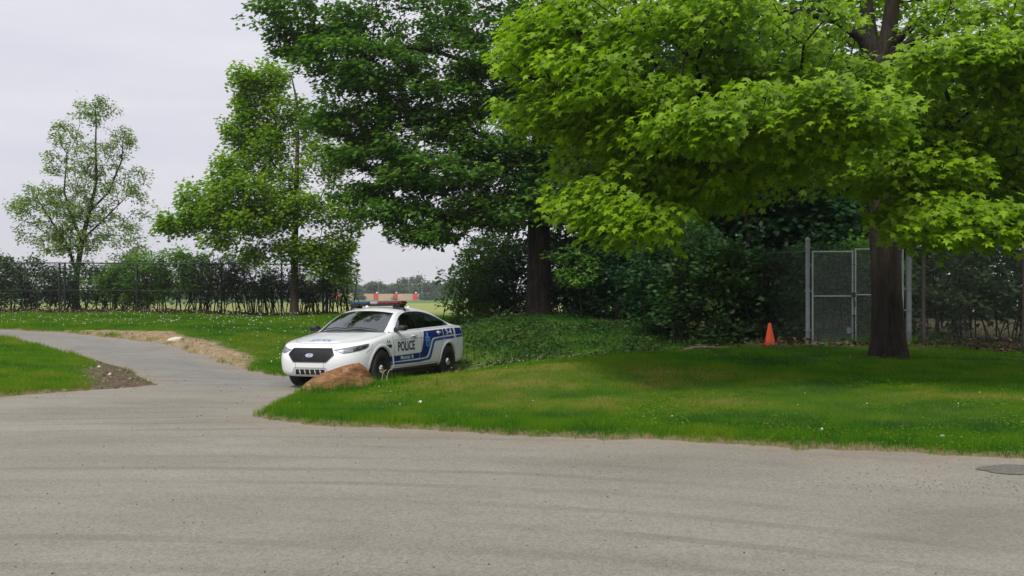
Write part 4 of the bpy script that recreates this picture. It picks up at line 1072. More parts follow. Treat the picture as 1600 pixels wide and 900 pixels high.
def post(name, label, x, y, z0, z1, r, m, cat='post', group=None, cap=True):
    e = empty(name, (x, y, z0)); tag(e, label, cat, group)
    bm = bmesh.new(); add_tube(bm, [(0, 0, -.25), (0, 0, z1 - z0)], r, 14); link('pole', bm_mesh(bm, 'pole'), m, e, smooth=False)
    if cap:
        bm = bmesh.new(); add_lathe(bm, [(r * 1.12, -.02), (r * 1.12, .015), (r * .8, .045), (.001, .06)], 14, 'Z')
        bmesh.ops.translate(bm, verts=bm.verts, vec=(0, 0, z1 - z0)); link('cap', bm_mesh(bm, 'cap'), m, e)
    return e
GY_ = 18.0
def P3(px, py, D=GY_): return W(px, py, D)
# tall gate posts
pl, pr_ = P3(1262, 375), P3(1420, 366)
zl, zr = H1(pl[0], GY_), H1(pr_[0], GY_)
eL = post('gate_post', 'tall grey steel gate post on the hinge side nearest the orange cone', pl[0], GY_, zl, pl[2], .050, m_galv_dull, 'gate post', 'posts of the mesh gate')
eR = post('gate_post', 'tall grey steel gate post between the maple trunk and the dark fence', pr_[0], GY_, zr, pr_[2], .062, m_galv_dull, 'gate post', 'posts of the mesh gate')
for e_, zz_ in ((eL, (.35, 1.2, 1.75)), (eR, (.35, .8, 1.25, 1.7))):
    for z_ in zz_:
        bm = bmesh.new(); add_lathe(bm, [(.064 if e_ is eL else .076, -.02), (.064 if e_ is eL else .076, .02)], 14, 'Z'); bmesh.ops.translate(bm, verts=bm.verts, vec=(0, 0, z_)); add_box(bm, (.07 if e_ is eL else -.08, -.01, z_), (.06, .012, .035))
        link('hinge', bm_mesh(bm, 'hinge'), m_galv_dull, e_)
# gate leaves
def gate_leaf(label, xa, xb, ztop_px, zbot_px, hinge_left):
    xw, xw2 = P3(xa, 0)[0], P3(xb, 0)[0]
    zt, zb = P3(0, ztop_px)[2], P3(0, zbot_px)[2]
    e = empty('gate_leaf', (xw, GY_, zb)); tag(e, label, 'gate', 'leaves of the mesh gate')
    wd, ht = xw2 - xw, zt - zb
    r = .021
    def bar(name, a, b, rr=r, m=m_galv):
        bm = bmesh.new(); add_tube(bm, [a, b], rr, 10); return link(name, bm_mesh(bm, name), m, e)
    bar('stile', (r, 0, 0), (r, 0, ht)); bar('stile', (wd - r, 0, 0), (wd - r, 0, ht + .02))
    bar('top_rail', (2 * r, 0, ht - r), (wd - 2 * r, 0, ht - r)); bar('bottom_rail', (2 * r, 0, r), (wd - 2 * r, 0, r)); bar('middle_rail', (2 * r, 0, ht * .515), (wd - 2 * r, 0, ht * .515), .017)
    bm = bmesh.new(); mesh_panel(bm, 2 * r, wd - 2 * r, lambda x: .03, lambda x: ht - .0, .055, .0028, y=-.012); o = link('wire_mesh', bm_mesh(bm, 'wire_mesh'), m_wire, e); o['kind'] = 'stuff'
    # barbs of the mesh above the top rail
    bm = bmesh.new()
    for k in range(int(wd / .055)):
        x_ = .04 + k * .055; add_tube(bm, [(x_, -.012, ht - .02), (x_ + .006, -.012, ht + .035)], .003, 3)
    o = link('wire_ends', bm_mesh(bm, 'wire_ends'), m_wire, e); o['kind'] = 'stuff'
    # ties along the stiles
    for z_ in (.25, .62, 1.35, 1.72):
        xx_ = wd - r if hinge_left else r
        bm = bmesh.new(); add_lathe(bm, [(.026, -.012), (.026, .012)], 10, 'Z', close=True); bmesh.ops.translate(bm, verts=bm.verts, vec=(xx_, 0, z_)); link('tie_clamp', bm_mesh(bm, 'tie_clamp'), m_galv_dull, e)
    return e, wd, ht
gl, wd, ht = gate_leaf('left leaf of the grey chain link gate with the latch plate', 1268, 1333.5, 392, 538, True)
bm = bmesh.new(); add_box(bm, (wd - .11, -.02, .30), (.09, .012, .13)); add_box(bm, (wd - .11, -.028, .30), (.05, .012, .05)); link('latch_plate', bm_mesh(bm, 'latch_plate'), m_galv_dull, gl)
bm = bmesh.new(); add_tube(bm, [(wd + .005, -.035, .02), (wd + .005, -.035, .62)], .012, 8); add_box(bm, (wd - .01, -.035, .62), (.06, .02, .02)); link('drop_bolt', bm_mesh(bm, 'drop_bolt'), m_black, gl)
bm = bmesh.new(); add_box(bm, (wd - .005, -.03, ht * .53), (.07, .035, .10)); add_tube(bm, [(wd - .02, -.05, ht * .50), (wd + .02, -.055, ht * .44), (wd + .01, -.05, ht * .40)], .009, 6); link('latch', bm_mesh(bm, 'latch'), m_black, gl)
gr, wd2, ht2 = gate_leaf('right leaf of the grey chain link gate, half hidden by the maple trunk', 1335, 1412, 388, 538, False)

# fence right of the gate
FR = [P3(1443, 388, 17.9), P3(1600, 384, 16.9), P3(1760, 378, 15.9), P3(1960, 372, 15.0)]
e = empty('chain_link_fence', (FR[0][0], FR[0][1], H1(*FR[0][:2]))); tag(e, 'dark chain link fence running right from the gate with a top rail', 'fence')
b0 = np.array(e.location)
for k in range(4):
    q = FR[k]; z_ = H1(q[0], q[1])
    bm = bmesh.new(); add_tube(bm, [(q[0] - b0[0], q[1] - b0[1], z_ - .1 - b0[2]), (q[0] - b0[0], q[1] - b0[1], q[2] - b0[2])], .040, 10); link('post', bm_mesh(bm, 'post'), m_rustdark, e)
st = P3(1424, 388, 18.0)
allp = [st] + FR
bm = bmesh.new(); add_tube(bm, [q - b0 for q in allp], .022, 8); link('top_rail', bm_mesh(bm, 'top_rail'), m_black, e)
for k in range(4):
    a_, c_ = allp[k], allp[k + 1]
    dv = c_ - a_; ln = math.hypot(dv[0], dv[1]); ang_ = math.atan2(dv[1], dv[0])
    bm = bmesh.new(); hh_ = a_[2] - H1(a_[0], a_[1])
    mesh_panel(bm, 0.02, ln - .02, lambda x: -hh_, lambda x: 0.0, .065, .0026)
    bmesh.ops.transform(bm, verts=bm.verts, matrix=Matrix.Translation(Vector(a_ - b0) + Vector((0, -.03, 0))) @ Matrix.Rotation(ang_, 4, 'Z'))
    o = link('wire_mesh', bm_mesh(bm, 'wire_mesh'), m_wire_dark, e); o['kind'] = 'stuff'
# fence left of the gate, lost in the bushes
FL_ = [P3(1258, 393, 18.05), P3(1190, 396, 18.9), P3(1110, 400, 20.2), P3(1030, 404, 21.8)]
e = empty('chain_link_fence', (FL_[0][0], FL_[0][1], H1(*FL_[0][:2]))); tag(e, 'shaded chain link fence running left from the gate into dark bushes', 'fence')
b0 = np.array(e.location)
for q in FL_[1:]:
    bm = bmesh.new(); add_tube(bm, [np.array([q[0], q[1], H1(q[0], q[1]) - .1]) - b0, q - b0], .026, 10); link('post', bm_mesh(bm, 'post'), m_rustdark, e)
bm = bmesh.new(); add_tube(bm, [q - b0 for q in FL_], .010, 6); link('top_rail', bm_mesh(bm, 'top_rail'), m_wire_dark, e)
for k in range(3):
    a_, c_ = FL_[k], FL_[k + 1]
    dv = c_ - a_; ln = math.hypot(dv[0], dv[1]); ang_ = math.atan2(dv[1], dv[0])
    bm = bmesh.new(); hh_ = a_[2] - H1(a_[0], a_[1])
    mesh_panel(bm, 0.02, ln - .02, lambda x: -hh_, lambda x: 0.0, .075, .0022)
    bmesh.ops.transform(bm, verts=bm.verts, matrix=Matrix.Translation(Vector(a_ - b0)) @ Matrix.Rotation(ang_, 4, 'Z'))
    o = link('wire_mesh', bm_mesh(bm, 'wire_mesh'), m_wire_dark, e); o['kind'] = 'stuff'

# the long black fence beyond the far lawn
ys = 34.9
xs_ = [(px_ - 800) * ys / F for px_ in (-60, 93, 214, 346, 440, 505)]
e = empty('chain_link_fence', (xs_[0], ys, H1(xs_[0], ys))); tag(e, 'long black chain link fence across the back of the lawn, overgrown with shrubs', 'fence')
b0 = np.array(e.location)
ztop = lambda x: float(np.interp(x, [xs_[0], xs_[-1]], [W(0, 410, ys)[2], W(0, 413, ys)[2]]))
for k, x_ in enumerate(xs_ + [xs_[-1] + .17, xs_[1] + .22]):
    bm = bmesh.new(); rr_ = .034 if k < 5 and k != 1 else .045
    add_tube(bm, [(x_ - b0[0], 0, H1(x_, ys) - .1 - b0[2]), (x_ - b0[0], 0, ztop(x_) + (.06 if k == 5 else .0) - b0[2])], rr_, 10); link('post', bm_mesh(bm, 'post'), m_black, e)
bm = bmesh.new(); add_tube(bm, [(x_ - b0[0], 0, ztop(x_) - b0[2]) for x_ in xs_], .024, 8); link('top_rail', bm_mesh(bm, 'top_rail'), m_black, e)
bm = bmesh.new(); add_tube(bm, [(x_ - b0[0], 0, (ztop(x_) * .46 + .54 * H1(x_, ys)) - b0[2]) for x_ in xs_], .020, 8); link('middle_rail', bm_mesh(bm, 'middle_rail'), m_black, e)
bm = bmesh.new(); mesh_panel(bm, 0.02, xs_[-1] - xs_[0], lambda x: H1(xs_[3], ys) - b0[2], lambda x: ztop(xs_[3]) - b0[2], .09, .0030, y=-.03); o = link('wire_mesh', bm_mesh(bm, 'wire_mesh'), m_black, e); o['kind'] = 'stuff'

# ---- traffic cone
m_cone = plain('orange_cone', (.72, .075, .018), .45, noise=.08, nscale=12)
cp = W(1203, 538, 17.45); cz_ = H1(cp[0], cp[1]) + .045
e = empty('traffic_cone', (cp[0], cp[1], cz_)); tag(e, 'plain orange traffic cone on bare soil left of the gate', 'traffic cone')
bm = bmesh.new(); add_lathe(bm, [(.112, .024), (.108, .034), (.032, .440), (.030, .452), (.022, .457), (.018, .452), (.018, .38)], 28, 'Z'); link('body', bm_mesh(bm, 'body'), m_cone, e, smooth=True)
bm = bmesh.new(); add_box(bm, (0, 0, .012), (.27, .27, .026)); bmesh.ops.bevel(bm, geom=[q for q in bm.edges], offset=.007, segments=2, affect='EDGES'); link('foot', bm_mesh(bm, 'foot'), m_cone, e)
e.rotation_euler = (math.radians(1.5), math.radians(-2), math.radians(20))

# ---- the boulder at the tip of the verge
def rock(name, label, loc, size, rot, sub, amp, m, seed, cat, squash=None):
    bm = bmesh.new(); bmesh.ops.create_icosphere(bm, subdivisions=sub, radius=1)
    r_ = np.random.default_rng(seed); V = np.array([v.co[:] for v in bm.verts])
    off = r_.uniform(0, 50, 3)
    n1 = fbm(V[:, 0] * 1.2 + off[0], V[:, 1] * 1.2 + V[:, 2] * 1.7 + off[1], 5); n2 = fbm(V[:, 2] * 3 + off[2], V[:, 0] * 3 + V[:, 1] * 2 + off[0], 4); n3 = fbm(V[:, 0] * 9 + V[:, 2] * 7, V[:, 1] * 9 + V[:, 2] * 5, 3)
    V *= (1 + amp * (n1 - .5) * 2 + amp * .45 * (n2 - .5) * 2 + amp * .16 * (n3 - .5) * 2)[:, None]
    # a few planar breaks
    for k in range(11):
        nrm = r_.normal(0, 1, 3); nrm[2] = abs(nrm[2]) * .8; nrm /= np.linalg.norm(nrm); h_ = r_.uniform(.70, .88)
        dd_ = V @ nrm - h_; V -= np.outer(np.maximum(dd_, 0) * .85, nrm)
    if squash is not None: V = squash(V)
    V *= np.array(size)
    for v, c_ in zip(bm.verts, V): v.co = c_
    e_ = link(name, bm_mesh(bm, name), m, smooth=True); e_.location = loc; e_.rotation_euler = rot; tag(e_, label, cat)
    return e_
m_rock, t, b = mat('rust_brown_rock')
tc = t.nodes.new('ShaderNodeTexCoord'); P = tc.outputs['Object']
c = node_ramp(t, node_noise(t, node_map(t, P, (3.2, 3.2, 9.0), (0, .45, 0)), 1.0, 9, .72, .9), [(.30, (.06, .030, .019)), (.44, (.19, .085, .036)), (.56, (.29, .150, .066)), (.64, (.40, .26, .14)), (.74, (.50, .37, .22))])
c = node_mix(t, node_ramp(t, node_noise(t, P, 11, 7, .7), [(.5, 0.0), (.64, .5)]), c, (.055, .032, .024))
t.links.new(c, b.inputs['Base Color']); b.inputs['Roughness'].default_value = .85; b.inputs['Specular IOR Level'].default_value = .3
bp = t.nodes.new('ShaderNodeBump'); bp.inputs['Strength'].default_value = 1.0; bp.inputs['Distance'].default_value = .07
t.links.new(node_noise(t, node_map(t, P, (4, 4, 9), (0, .35, 0)), 2.2, 9, .7), bp.inputs['Height']); t.links.new(bp.outputs[0], b.inputs['Normal'])
def sq(V):
    V = V.copy()
    # a low back that rises to a rounded ridge right of the middle and runs out to a thin left end
    prof = np.interp(V[:, 0], [-1.1, -.7, -.3, .1, .5, .85, 1.1], [.66, .92, 1.04, 1.04, .95, .82, .6])
    V[:, 2] = np.where(V[:, 2] > 0, V[:, 2] * prof, V[:, 2] * .6); return V
rb = W(530, 612, 13.95)
rock('boulder', 'low rusty brown boulder lying in grass before the car bumper', (rb[0], 13.95, -.02), (.86, .42, .41), (0, math.radians(-3), math.radians(4)), 6, .24, m_rock, 12, 'boulder', sq)
m_pale = plain('pale_stone', (.55, .50, .40), .85, noise=.2, nscale=9, bump=.5)
ps = W(272, 534, 23.6); ps[2] = H1(ps[0], ps[1])
rock('stone', 'flat pale yellowish stone lying on the sandy patch beside the lane', (ps[0], ps[1], ps[2] + .05), (.24, .15, .12), (0, math.radians(-10), .2), 3, .22, m_pale, 5, 'stone')
for k, (px_, py_, D_, s_, lab) in enumerate(((657, 629, 11.7, .034, 'pale crumpled litter in the grass below the boulder'), (1472, 694, 8.9, .036, 'white crumpled litter near the right end of the verge'), (1284, 680, 9.4, .026, 'white scrap of litter on the middle of the verge'), (155, 577, 17.0, .04, 'small pale stone at the edge of the left soil patch'), (172, 588, 16.0, .04, 'pale stone on the dark soil left of the lane'))):
    q = W(px_, py_, D_); q[2] = zgrass(np.array([q[0]]), np.array([q[1]]))[0]
    rock('litter' if 'litter' in lab else 'stone', lab, (q[0], q[1], q[2] + s_ * .6), (s_, s_ * .8, s_ * .7), (0, 0, k), 3, .7, plain('white_scrap', (.72, .73, .70), .7) if 'litter' in lab else m_pale, 30 + k, 'litter' if 'litter' in lab else 'stone')

# ---- fallen branch on the soil, left of the cone
m_dry = plain('dry_wood', (.27, .22, .15), .85, noise=.3, nscale=14)
pts = [W(1056, 551, 17.2), W(1072, 546, 17.2), W(1083, 543, 17.25), W(1105, 542, 17.3), W(1130, 543, 17.3), W(1150, 544.5, 17.2), W(1175, 545, 17.2)]
for q in pts: q[2] = max(q[2], H1(q[0], q[1]) + .03)
e = empty('fallen_branch', tuple(pts[0])); tag(e, 'bare crooked fallen branch on the soil left of the cone', 'branch')
bm = bmesh.new(); add_tube(bm, [q - pts[0] for q in pts], .020, 8, r2=.008); link('stem', bm_mesh(bm, 'stem'), m_dry, e)
for i_, dv in ((2, (.3, .12, .05)), (4, (.25, -.1, .06)), (3, (-.2, .15, .04))):
    a_ = pts[i_] - pts[0]; bm = bmesh.new(); add_tube(bm, [a_, a_ + np.array(dv) * .5 + (0, 0, .01), a_ + np.array(dv)], .009, 6, r2=.004); link('twig', bm_mesh(bm, 'twig'), m_dry, e)

# ---- two bent pale stalks in the grass by the front wheel
for k, (px_, lab) in enumerate(((597, 'bent pale dry stalk before the front wheel, left one'), (604.5, 'bent pale dry stalk before the front wheel, right one'))):
    q = W(px_, 594, 14.3); q[2] = zgrass(np.array([q[0]]), np.array([q[1]]))[0]
    bm = bmesh.new(); add_tube(bm, [(0, 0, -.03), (0, 0, .10), (.015, 0, .18), (.045, 0, .235), (.075, 0, .25)], .006, 6, r2=.004)
    o = link('dry_stalk', bm_mesh(bm, 'dry_stalk'), plain('straw', (.50, .48, .36), .8)); o.location = tuple(q); tag(o, lab, 'stalk')

# ---- far red and beige barrier wall, hedges before it
m_beige = plain('beige_barrier', (.44, .32, .23), .85, noise=.08, nscale=.3); m_red = plain('red_barrier', (.48, .060, .050), .7); m_lamp = plain('white_knob', (.75, .75, .72), .6)
def barrier(label, x0px, x1px, ytop, ybot, reds, D_, slope=0.0):
    x0, x1 = (x0px - 800) * D_ / F, (x1px - 800) * D_ / F
    zt = CZ - (ytop - HZ) * D_ / F; zb0 = CZ - (ybot[0] - HZ) * D_ / F; zb1 = CZ - (ybot[1] - HZ) * D_ / F
    e = empty('barrier_wall', (x0, D_, min(zb0, zb1))); tag(e, label, 'barrier')
    cuts = [x0px]
    for a_, b_ in reds: cuts += [a_, b_]
    cuts.append(x1px)
    for i_ in range(len(cuts) - 1):
        if cuts[i_ + 1] - cuts[i_] < .5: continue
        xa, xb = (cuts[i_] - 800) * D_ / F - x0, (cuts[i_ + 1] - 800) * D_ / F - x0
        zb = zb0 + (zb1 - zb0) * ((xa + xb) / 2) / (x1 - x0) - min(zb0, zb1) - .4
        red = i_ % 2 == 1
        bm = bmesh.new(); add_box(bm, ((xa + xb) / 2, -.06 if red else 0, (zb + zt - min(zb0, zb1)) / 2), (xb - xa - .02, .5 if red else .4, zt - min(zb0, zb1) - zb + (.06 if red else 0)))
        link('red_panel' if red else 'beige_panel', bm_mesh(bm, 'panel'), m_red if red else m_beige, e)
        if red:
            bm = bmesh.new(); add_lathe(bm, [(.001, -.28), (.22, -.2), (.3, 0), (.22, .2), (.001, .28)], 10, 'Z'); bmesh.ops.translate(bm, verts=bm.verts, vec=(xb - .4, 0, zt - min(zb0, zb1) + .3)); link('knob', bm_mesh(bm, 'knob'), m_lamp, e)
    return e
barrier('long beige barrier wall with three red panels across the field', 569, 655, 459, (467.5, 471), ((584, 591), (615, 621.5), (645, 652)), 262)
barrier('short beige barrier with a red end panel, glimpsed left of the police car roof', 519, 553, 458.5, (465, 466), ((521.5, 531),), 268)
def hedge(label, x0px, x1px, ytop, ybot, D_):
    x0, x1 = (x0px - 800) * D_ / F, (x1px - 800) * D_ / F; zb, zt = CZ - (ybot - HZ) * D_ / F, CZ - (ytop - HZ) * D_ / F
    e = empty('far_hedge', ((x0 + x1) / 2, D_, zb)); tag(e, label, 'hedge')
    n_ = int((x1 - x0) * 14); C_ = np.c_[rng.uniform(-(x1 - x0) / 2, (x1 - x0) / 2, n_), rng.uniform(-.9, .9, n_), rng.uniform(0, zt - zb, n_) * rng.uniform(.7, 1.1, n_)]
    d_ = spray(C_, 6, .5, .2, .1, .55, np.zeros(3), tint0=.3, tilt=.9); o_ = leaf_object('foliage', *d_[:4], d_[4], T_DIAMOND, F_DIAMOND, m_leaf_far, e); o_['kind'] = 'stuff'
    bm = bmesh.new()
    for k in range(max(3, n_ // 40)): 
        xx_ = rng.uniform(-(x1 - x0) / 2, (x1 - x0) / 2); add_tube(bm, [(xx_, 0, -.4), (xx_ + .1, 0, (zt - zb) * .6)], .05, 4)
    o_ = link('stems', bm_mesh(bm, 'stems'), m_fartrunk, e); o_['kind'] = 'stuff'
hedge('dark clipped far hedge between the two barrier walls', 553, 570, 461, 467, 258)
hedge('grey green far hedge right of the long barrier wall', 655, 700, 462, 472, 258)
hedge('small pointed far bush before the middle red panel', 612, 617.5, 464, 472.5, 250)
for px_, yt, lab in ((591.5, 437, 'thin far pole above the first red panel'), (659.5, 438, 'thin far pole right of the tallest far tree')):
    x_ = (px_ - 800) * 300 / F; o = empty('far_pole', (x_, 300, -1.6)); tag(o, lab, 'pole')
    bm = bmesh.new(); add_tube(bm, [(0, 0, -.3), (0, 0, CZ - (yt - HZ) * 300 / F + 1.6)], .09, 6, r2=.05); link('shaft', bm_mesh(bm, 'shaft'), m_galv, o)
    bm = bmesh.new(); add_box(bm, (.3, 0, CZ - (yt - HZ) * 300 / F + 1.62), (.8, .2, .12)); link('lamp_head', bm_mesh(bm, 'lamp_head'), m_galv, o)
# ================================================================== POLICE CAR   (local axes: +X forward, +Y left, front axle at x = 0)
m_paint = plain('white_paint', (.76, .785, .81), .32, 0, coat=.8)
m_blue = plain('dark_blue_film', (.006, .022, .150), .45, spec=.25)
m_mid = plain('mid_blue_film', (.010, .062, .31), .45, spec=.25)
m_lightblue = plain('light_blue_film', (.10, .28, .62), .45)
m_text = plain('navy_lettering', (.008, .014, .050), .45)
m_silver = plain('silver_lettering', (.62, .66, .72), .45)
m_hoodtxt = plain('faded_blue_lettering', (.20, .26, .56), .5)
m_blk = plain('black_trim', (.012, .012, .013), .5)
m_gloss = plain('gloss_black', (.008, .008, .009), .15)
m_under = plain('underbody', (.010, .010, .010), .9)
m_rub = plain('tyre_rubber', (.016, .016, .017), .75, bump=.2, bscale=90)
m_steel = plain('black_steel_rim', (.014, .014, .015), .45, .4)
m_chrome = plain('chrome', (.75, .76, .78), .12, 1.0)
m_seam = plain('panel_gap', (.10, .10, .11), .8)
m_redlens = plain('red_lens', (.12, .008, .010), .25, coat=.5); m_bluelens = plain('blue_lens', (.007, .022, .090), .25, coat=.5); m_clear = plain('clear_lens', (.30, .28, .36), .2, coat=.5)
m_tail = plain('tail_lens', (.30, .012, .012), .2, coat=.6)
m_lampin = plain('lamp_reflector', (.70, .71, .72), .22, .5)
m_seat = plain('dark_seat', (.020, .021, .024), .85); m_dash = plain('dashboard', (.015, .015, .016), .85); m_towel = plain('turquoise_cloth', (.22, .55, .52), .9, noise=.2, nscale=20)
m_cage = plain('green_tinted_bars', (.05, .22, .16), .4, .3)
# window glass: clear for looking through at a slant, mirror-like at grazing angles, slightly tinted
m_glass = bpy.data.materials.new('window_glass'); m_glass.use_nodes = True
t = m_glass.node_tree; out = t.nodes['Material Output']; t.nodes.remove(t.nodes['Principled BSDF'])
gl_ = t.nodes.new('ShaderNodeBsdfGlossy'); gl_.inputs['Roughness'].default_value = .02; gl_.inputs['Color'].default_value = (.9, .95, .97, 1)
tp = t.nodes.new('ShaderNodeBsdfTransparent'); tp.inputs['Color'].default_value = (.36, .44, .41, 1)
fr = t.nodes.new('ShaderNodeFresnel'); fr.inputs['IOR'].default_value = 2.35
mx = t.nodes.new('ShaderNodeMixShader'); t.links.new(fr.outputs[0], mx.inputs[0]); t.links.new(tp.outputs[0], mx.inputs[1]); t.links.new(gl_.outputs[0], mx.inputs[2]); t.links.new(mx.outputs[0], out.inputs['Surface'])
m_lens = m_glass.copy(); m_lens.name = 'lamp_glass'
[n for n in m_lens.node_tree.nodes if n.type == 'BSDF_TRANSPARENT'][0].inputs['Color'].default_value = (.85, .87, .88, 1)

car = empty('police_car', (-3.303, 15.911, -0.188), (math.radians(1.02), math.radians(-1.636), math.radians(-111.256)))
tag(car, 'white police sedan with blue side stripes and a red and blue roof light bar', 'police car')
XF_, XR_ = 0.985, -4.06

# ---- lower body: stacked plan outlines
LV = [  # u, half-width factor inset, front x, rear x
    (0.00, .085, .885, -3.93), (0.05, .040, .925, -3.97), (0.14, .018, .955, -4.01), (0.28, .006, .972, -4.045), (0.45, .000, .985, -4.06), (0.58, .000, .982, -4.055), (0.70, .004, .968, -4.045),
    (0.80, .012, .940, -4.03), (0.88, .024, .905, -4.02), (0.94, .040, .865, -4.00), (0.98, .060, .815, -3.98), (1.00, .085, .765, -3.95)]
LV = np.array(LV)
uu = np.unique(np.r_[np.linspace(0, .9, 16), np.linspace(.9, 1, 6)])
def lev(k, u): return np.interp(u, LV[:, 0], LV[:, k])
def ztop(x): return np.interp(x, [-4.1, -3.9, -3.6, -3.0, -2.0, -1.0, -.45, 0, .3, .6, .75, 1.0], [1.10, 1.135, 1.145, 1.135, 1.10, 1.06, 1.03, .955, .905, .855, .83, .80])
def zbot(x): return np.interp(x, [-4.1, -3.6, -3.2, 0.45, .75, 1.0], [.36, .33, .315, .315, .27, .255])
def wmax(x): return np.interp(x, [-4.1, -3.4, -2.868, -1.5, -.3, 0, .3, .5], [.90, .945, .962, .962, .955, .955, .95, .945])
th = np.linspace(0, np.pi / 2, 20)
def outline(u):
    xf, xr, ins = lev(2, u), lev(3, u), lev(1, u)
    xa, xb = .12, -3.35
    wf, wr = .95 - ins, .94 - ins
    c, s_ = np.cos(th), np.sin(th)
    fx_ = xa + (xf - xa) * c ** (2 / 2.5); fy = wf * s_ ** (2 / 2.9)
    xm = np.linspace(xa, xb, 90)[1:-1]; ym = wmax(xm) - ins
    # ease the middle into the ends
    ym = ym + (wf - (wmax(xa) - ins)) * sstep(-.6, xa, xm) + (wr - (wmax(xb) - ins)) * sstep(-2.8, xb, xm)
    rx_ = xb + (xr - xb) * c[::-1] ** (2 / 3.2); ry = wr * s_[::-1] ** (2 / 3.2)
    return np.r_[fx_, xm, rx_], np.r_[fy, ym, ry]
rows = []
for u in uu:
    X, Y = outline(u); zt_, zb_ = ztop(X), zbot(X)
    rows.append(np.c_[X, Y, zb_ + (zt_ - zb_) * u])
rows = np.array(rows); NU, NS = rows.shape[:2]
bm = bmesh.new()
vl = [[bm.verts.new(rows[i, k]) for k in range(NS)] for i in range(NU)]
vr = [[(vl[i][k] if abs(rows[i, k, 1]) < 1e-6 else bm.verts.new(rows[i, k] * (1, -1, 1))) for k in range(NS)] for i in range(NU)]
def quad(a, b_, c, d):
    vs_ = []
    for v in (a, b_, c, d):
        if v not in vs_: vs_.append(v)
    if len(vs_) > 2:
        try: bm.faces.new(vs_)
        except ValueError: pass
for i in range(NU - 1):
    for k in range(NS - 1):
        quad(vl[i][k], vl[i][k + 1], vl[i + 1][k + 1], vl[i + 1][k]); quad(vr[i][k + 1], vr[i][k], vr[i + 1][k], vr[i + 1][k + 1])
# hood, cabin floor line and deck lid: crowned surface between the two top edges
NV = 14
def crown_h(x): return np.interp(x, [-4.1, -3.9, -3.5, -.6, -.2, .2, .6, .8], [.015, .03, .035, .055, .060, .060, .045, .012])
def toppt(k, v):
    x, y, z = rows[-1, k]
    prof = (1 - abs(v) ** 2.2)
    ridge = .012 * math.exp(-((abs(v) - .62) / .10) ** 2) * float(sstep(.75, .1, np.array(x))) if x > -.5 else 0
    return (x, y * v, z + float(crown_h(x)) * prof + ridge)
vv = np.linspace(-1, 1, NV + 1)
grid = []
for k in range(NS):
    rowv = []
    for j, v in enumerate(vv):
        if j == 0: rowv.append(vr[-1][k])
        elif j == NV: rowv.append(vl[-1][k])
        elif abs(rows[-1, k, 1]) < 1e-6: rowv.append(vl[-1][k])
        else: rowv.append(bm.verts.new(toppt(k, v)))
    grid.append(rowv)
for k in range(NS - 1):
    for j in range(NV): quad(grid[k][j], grid[k][j + 1], grid[k + 1][j + 1], grid[k + 1][j])
for k in range(NS - 1): quad(vr[0][k], vr[0][k + 1], vl[0][k + 1], vl[0][k])
bmesh.ops.recalc_face_normals(bm, faces=bm.faces)
full = bm.copy()
body_me = bm_mesh(bm, 'body')
body_me.materials.append(m_paint)
bvh = BVHTree.FromBMesh(full); full.free()
body = bpy.data.objects.new('body', body_me); COL.objects.link(body)

def cutter(fn, m):
    b2 = bmesh.new(); fn(b2); bmesh.ops.recalc_face_normals(b2, faces=b2.faces)
    me_ = bm_mesh(b2, 'cut'); me_.materials.append(m); o_ = bpy.data.objects.new('cut', me_); COL.objects.link(o_); return o_
AR, AZ = .405, .375
cuts = []
for xw in (0, -2.868):
    for sy in (-1, 1):
        def wheelwell(b2, xw=xw, sy=sy):
            add_lathe(b2, [(AR, -.28), (AR, .28)], 48, 'Y', close=True); bmesh.ops.translate(b2, verts=b2.verts, vec=(xw, sy * .86, AZ))
        cuts.append(cutter(wheelwell, m_under))
def cabin(b2):
    pts = [(-.42, .62), (-3.25, .62), (-3.25, 1.6), (-.42, 1.6)]
    A = [b2.verts.new((x, -.80, z)) for x, z in pts]; B_ = [b2.verts.new((x, .80, z)) for x, z in pts]
    b2.faces.new(A); b2.faces.new(B_[::-1])
    for k in range(4): b2.faces.new((A[k], A[(k + 1) % 4], B_[(k + 1) % 4], B_[k]))
cuts.append(cutter(cabin, m_dash))
for c_ in cuts:
    md = body.modifiers.new('cut', 'BOOLEAN'); md.operation = 'DIFFERENCE'; md.object = c_; md.solver = 'EXACT'; md.material_mode = 'TRANSFER'
dg = bpy.context.evaluated_depsgraph_get(); dg.update()
new_me = bpy.data.meshes.new_from_object(body.evaluated_get(dg)); new_me.name = 'body'
body.modifiers.clear(); body.data = new_me
for c_ in cuts: bpy.data.objects.remove(c_, do_unlink=True)
new_me.polygons.foreach_set('use_smooth', np.ones(len(new_me.polygons), bool))
new_me.set_sharp_from_angle(angle=math.radians(42))
body.parent = car

# ---- greenhouse
RAIL = np.array([(-.42, .80, 1.015), (-.60, .765, 1.135), (-.80, .715, 1.265), (-1.02, .655, 1.388), (-1.25, .615, 1.462), (-1.55, .598, 1.502), (-1.95, .595, 1.512), (-2.35, .605, 1.480), (-2.70, .630, 1.405), (-3.05, .665, 1.295), (-3.40, .705, 1.190), (-3.66, .735, 1.135)])
def catmull(P_, n):
    P_ = np.vstack([2 * P_[0] - P_[1], P_, 2 * P_[-1] - P_[-2]]); o_ = []
    for i in range(1, len(P_) - 2):
        for f in np.linspace(0, 1, n, endpoint=False):
            a, b_, c, d = P_[i - 1], P_[i], P_[i + 1], P_[i + 2]
            o_.append(.5 * ((2 * b_) + (-a + c) * f + (2 * a - 5 * b_ + 4 * c - d) * f * f + (-a + 3 * b_ - 3 * c + d) * f ** 3))
    o_.append(P_[-2]); return np.array(o_)
RL = catmull(RAIL, 5); nR = len(RL)
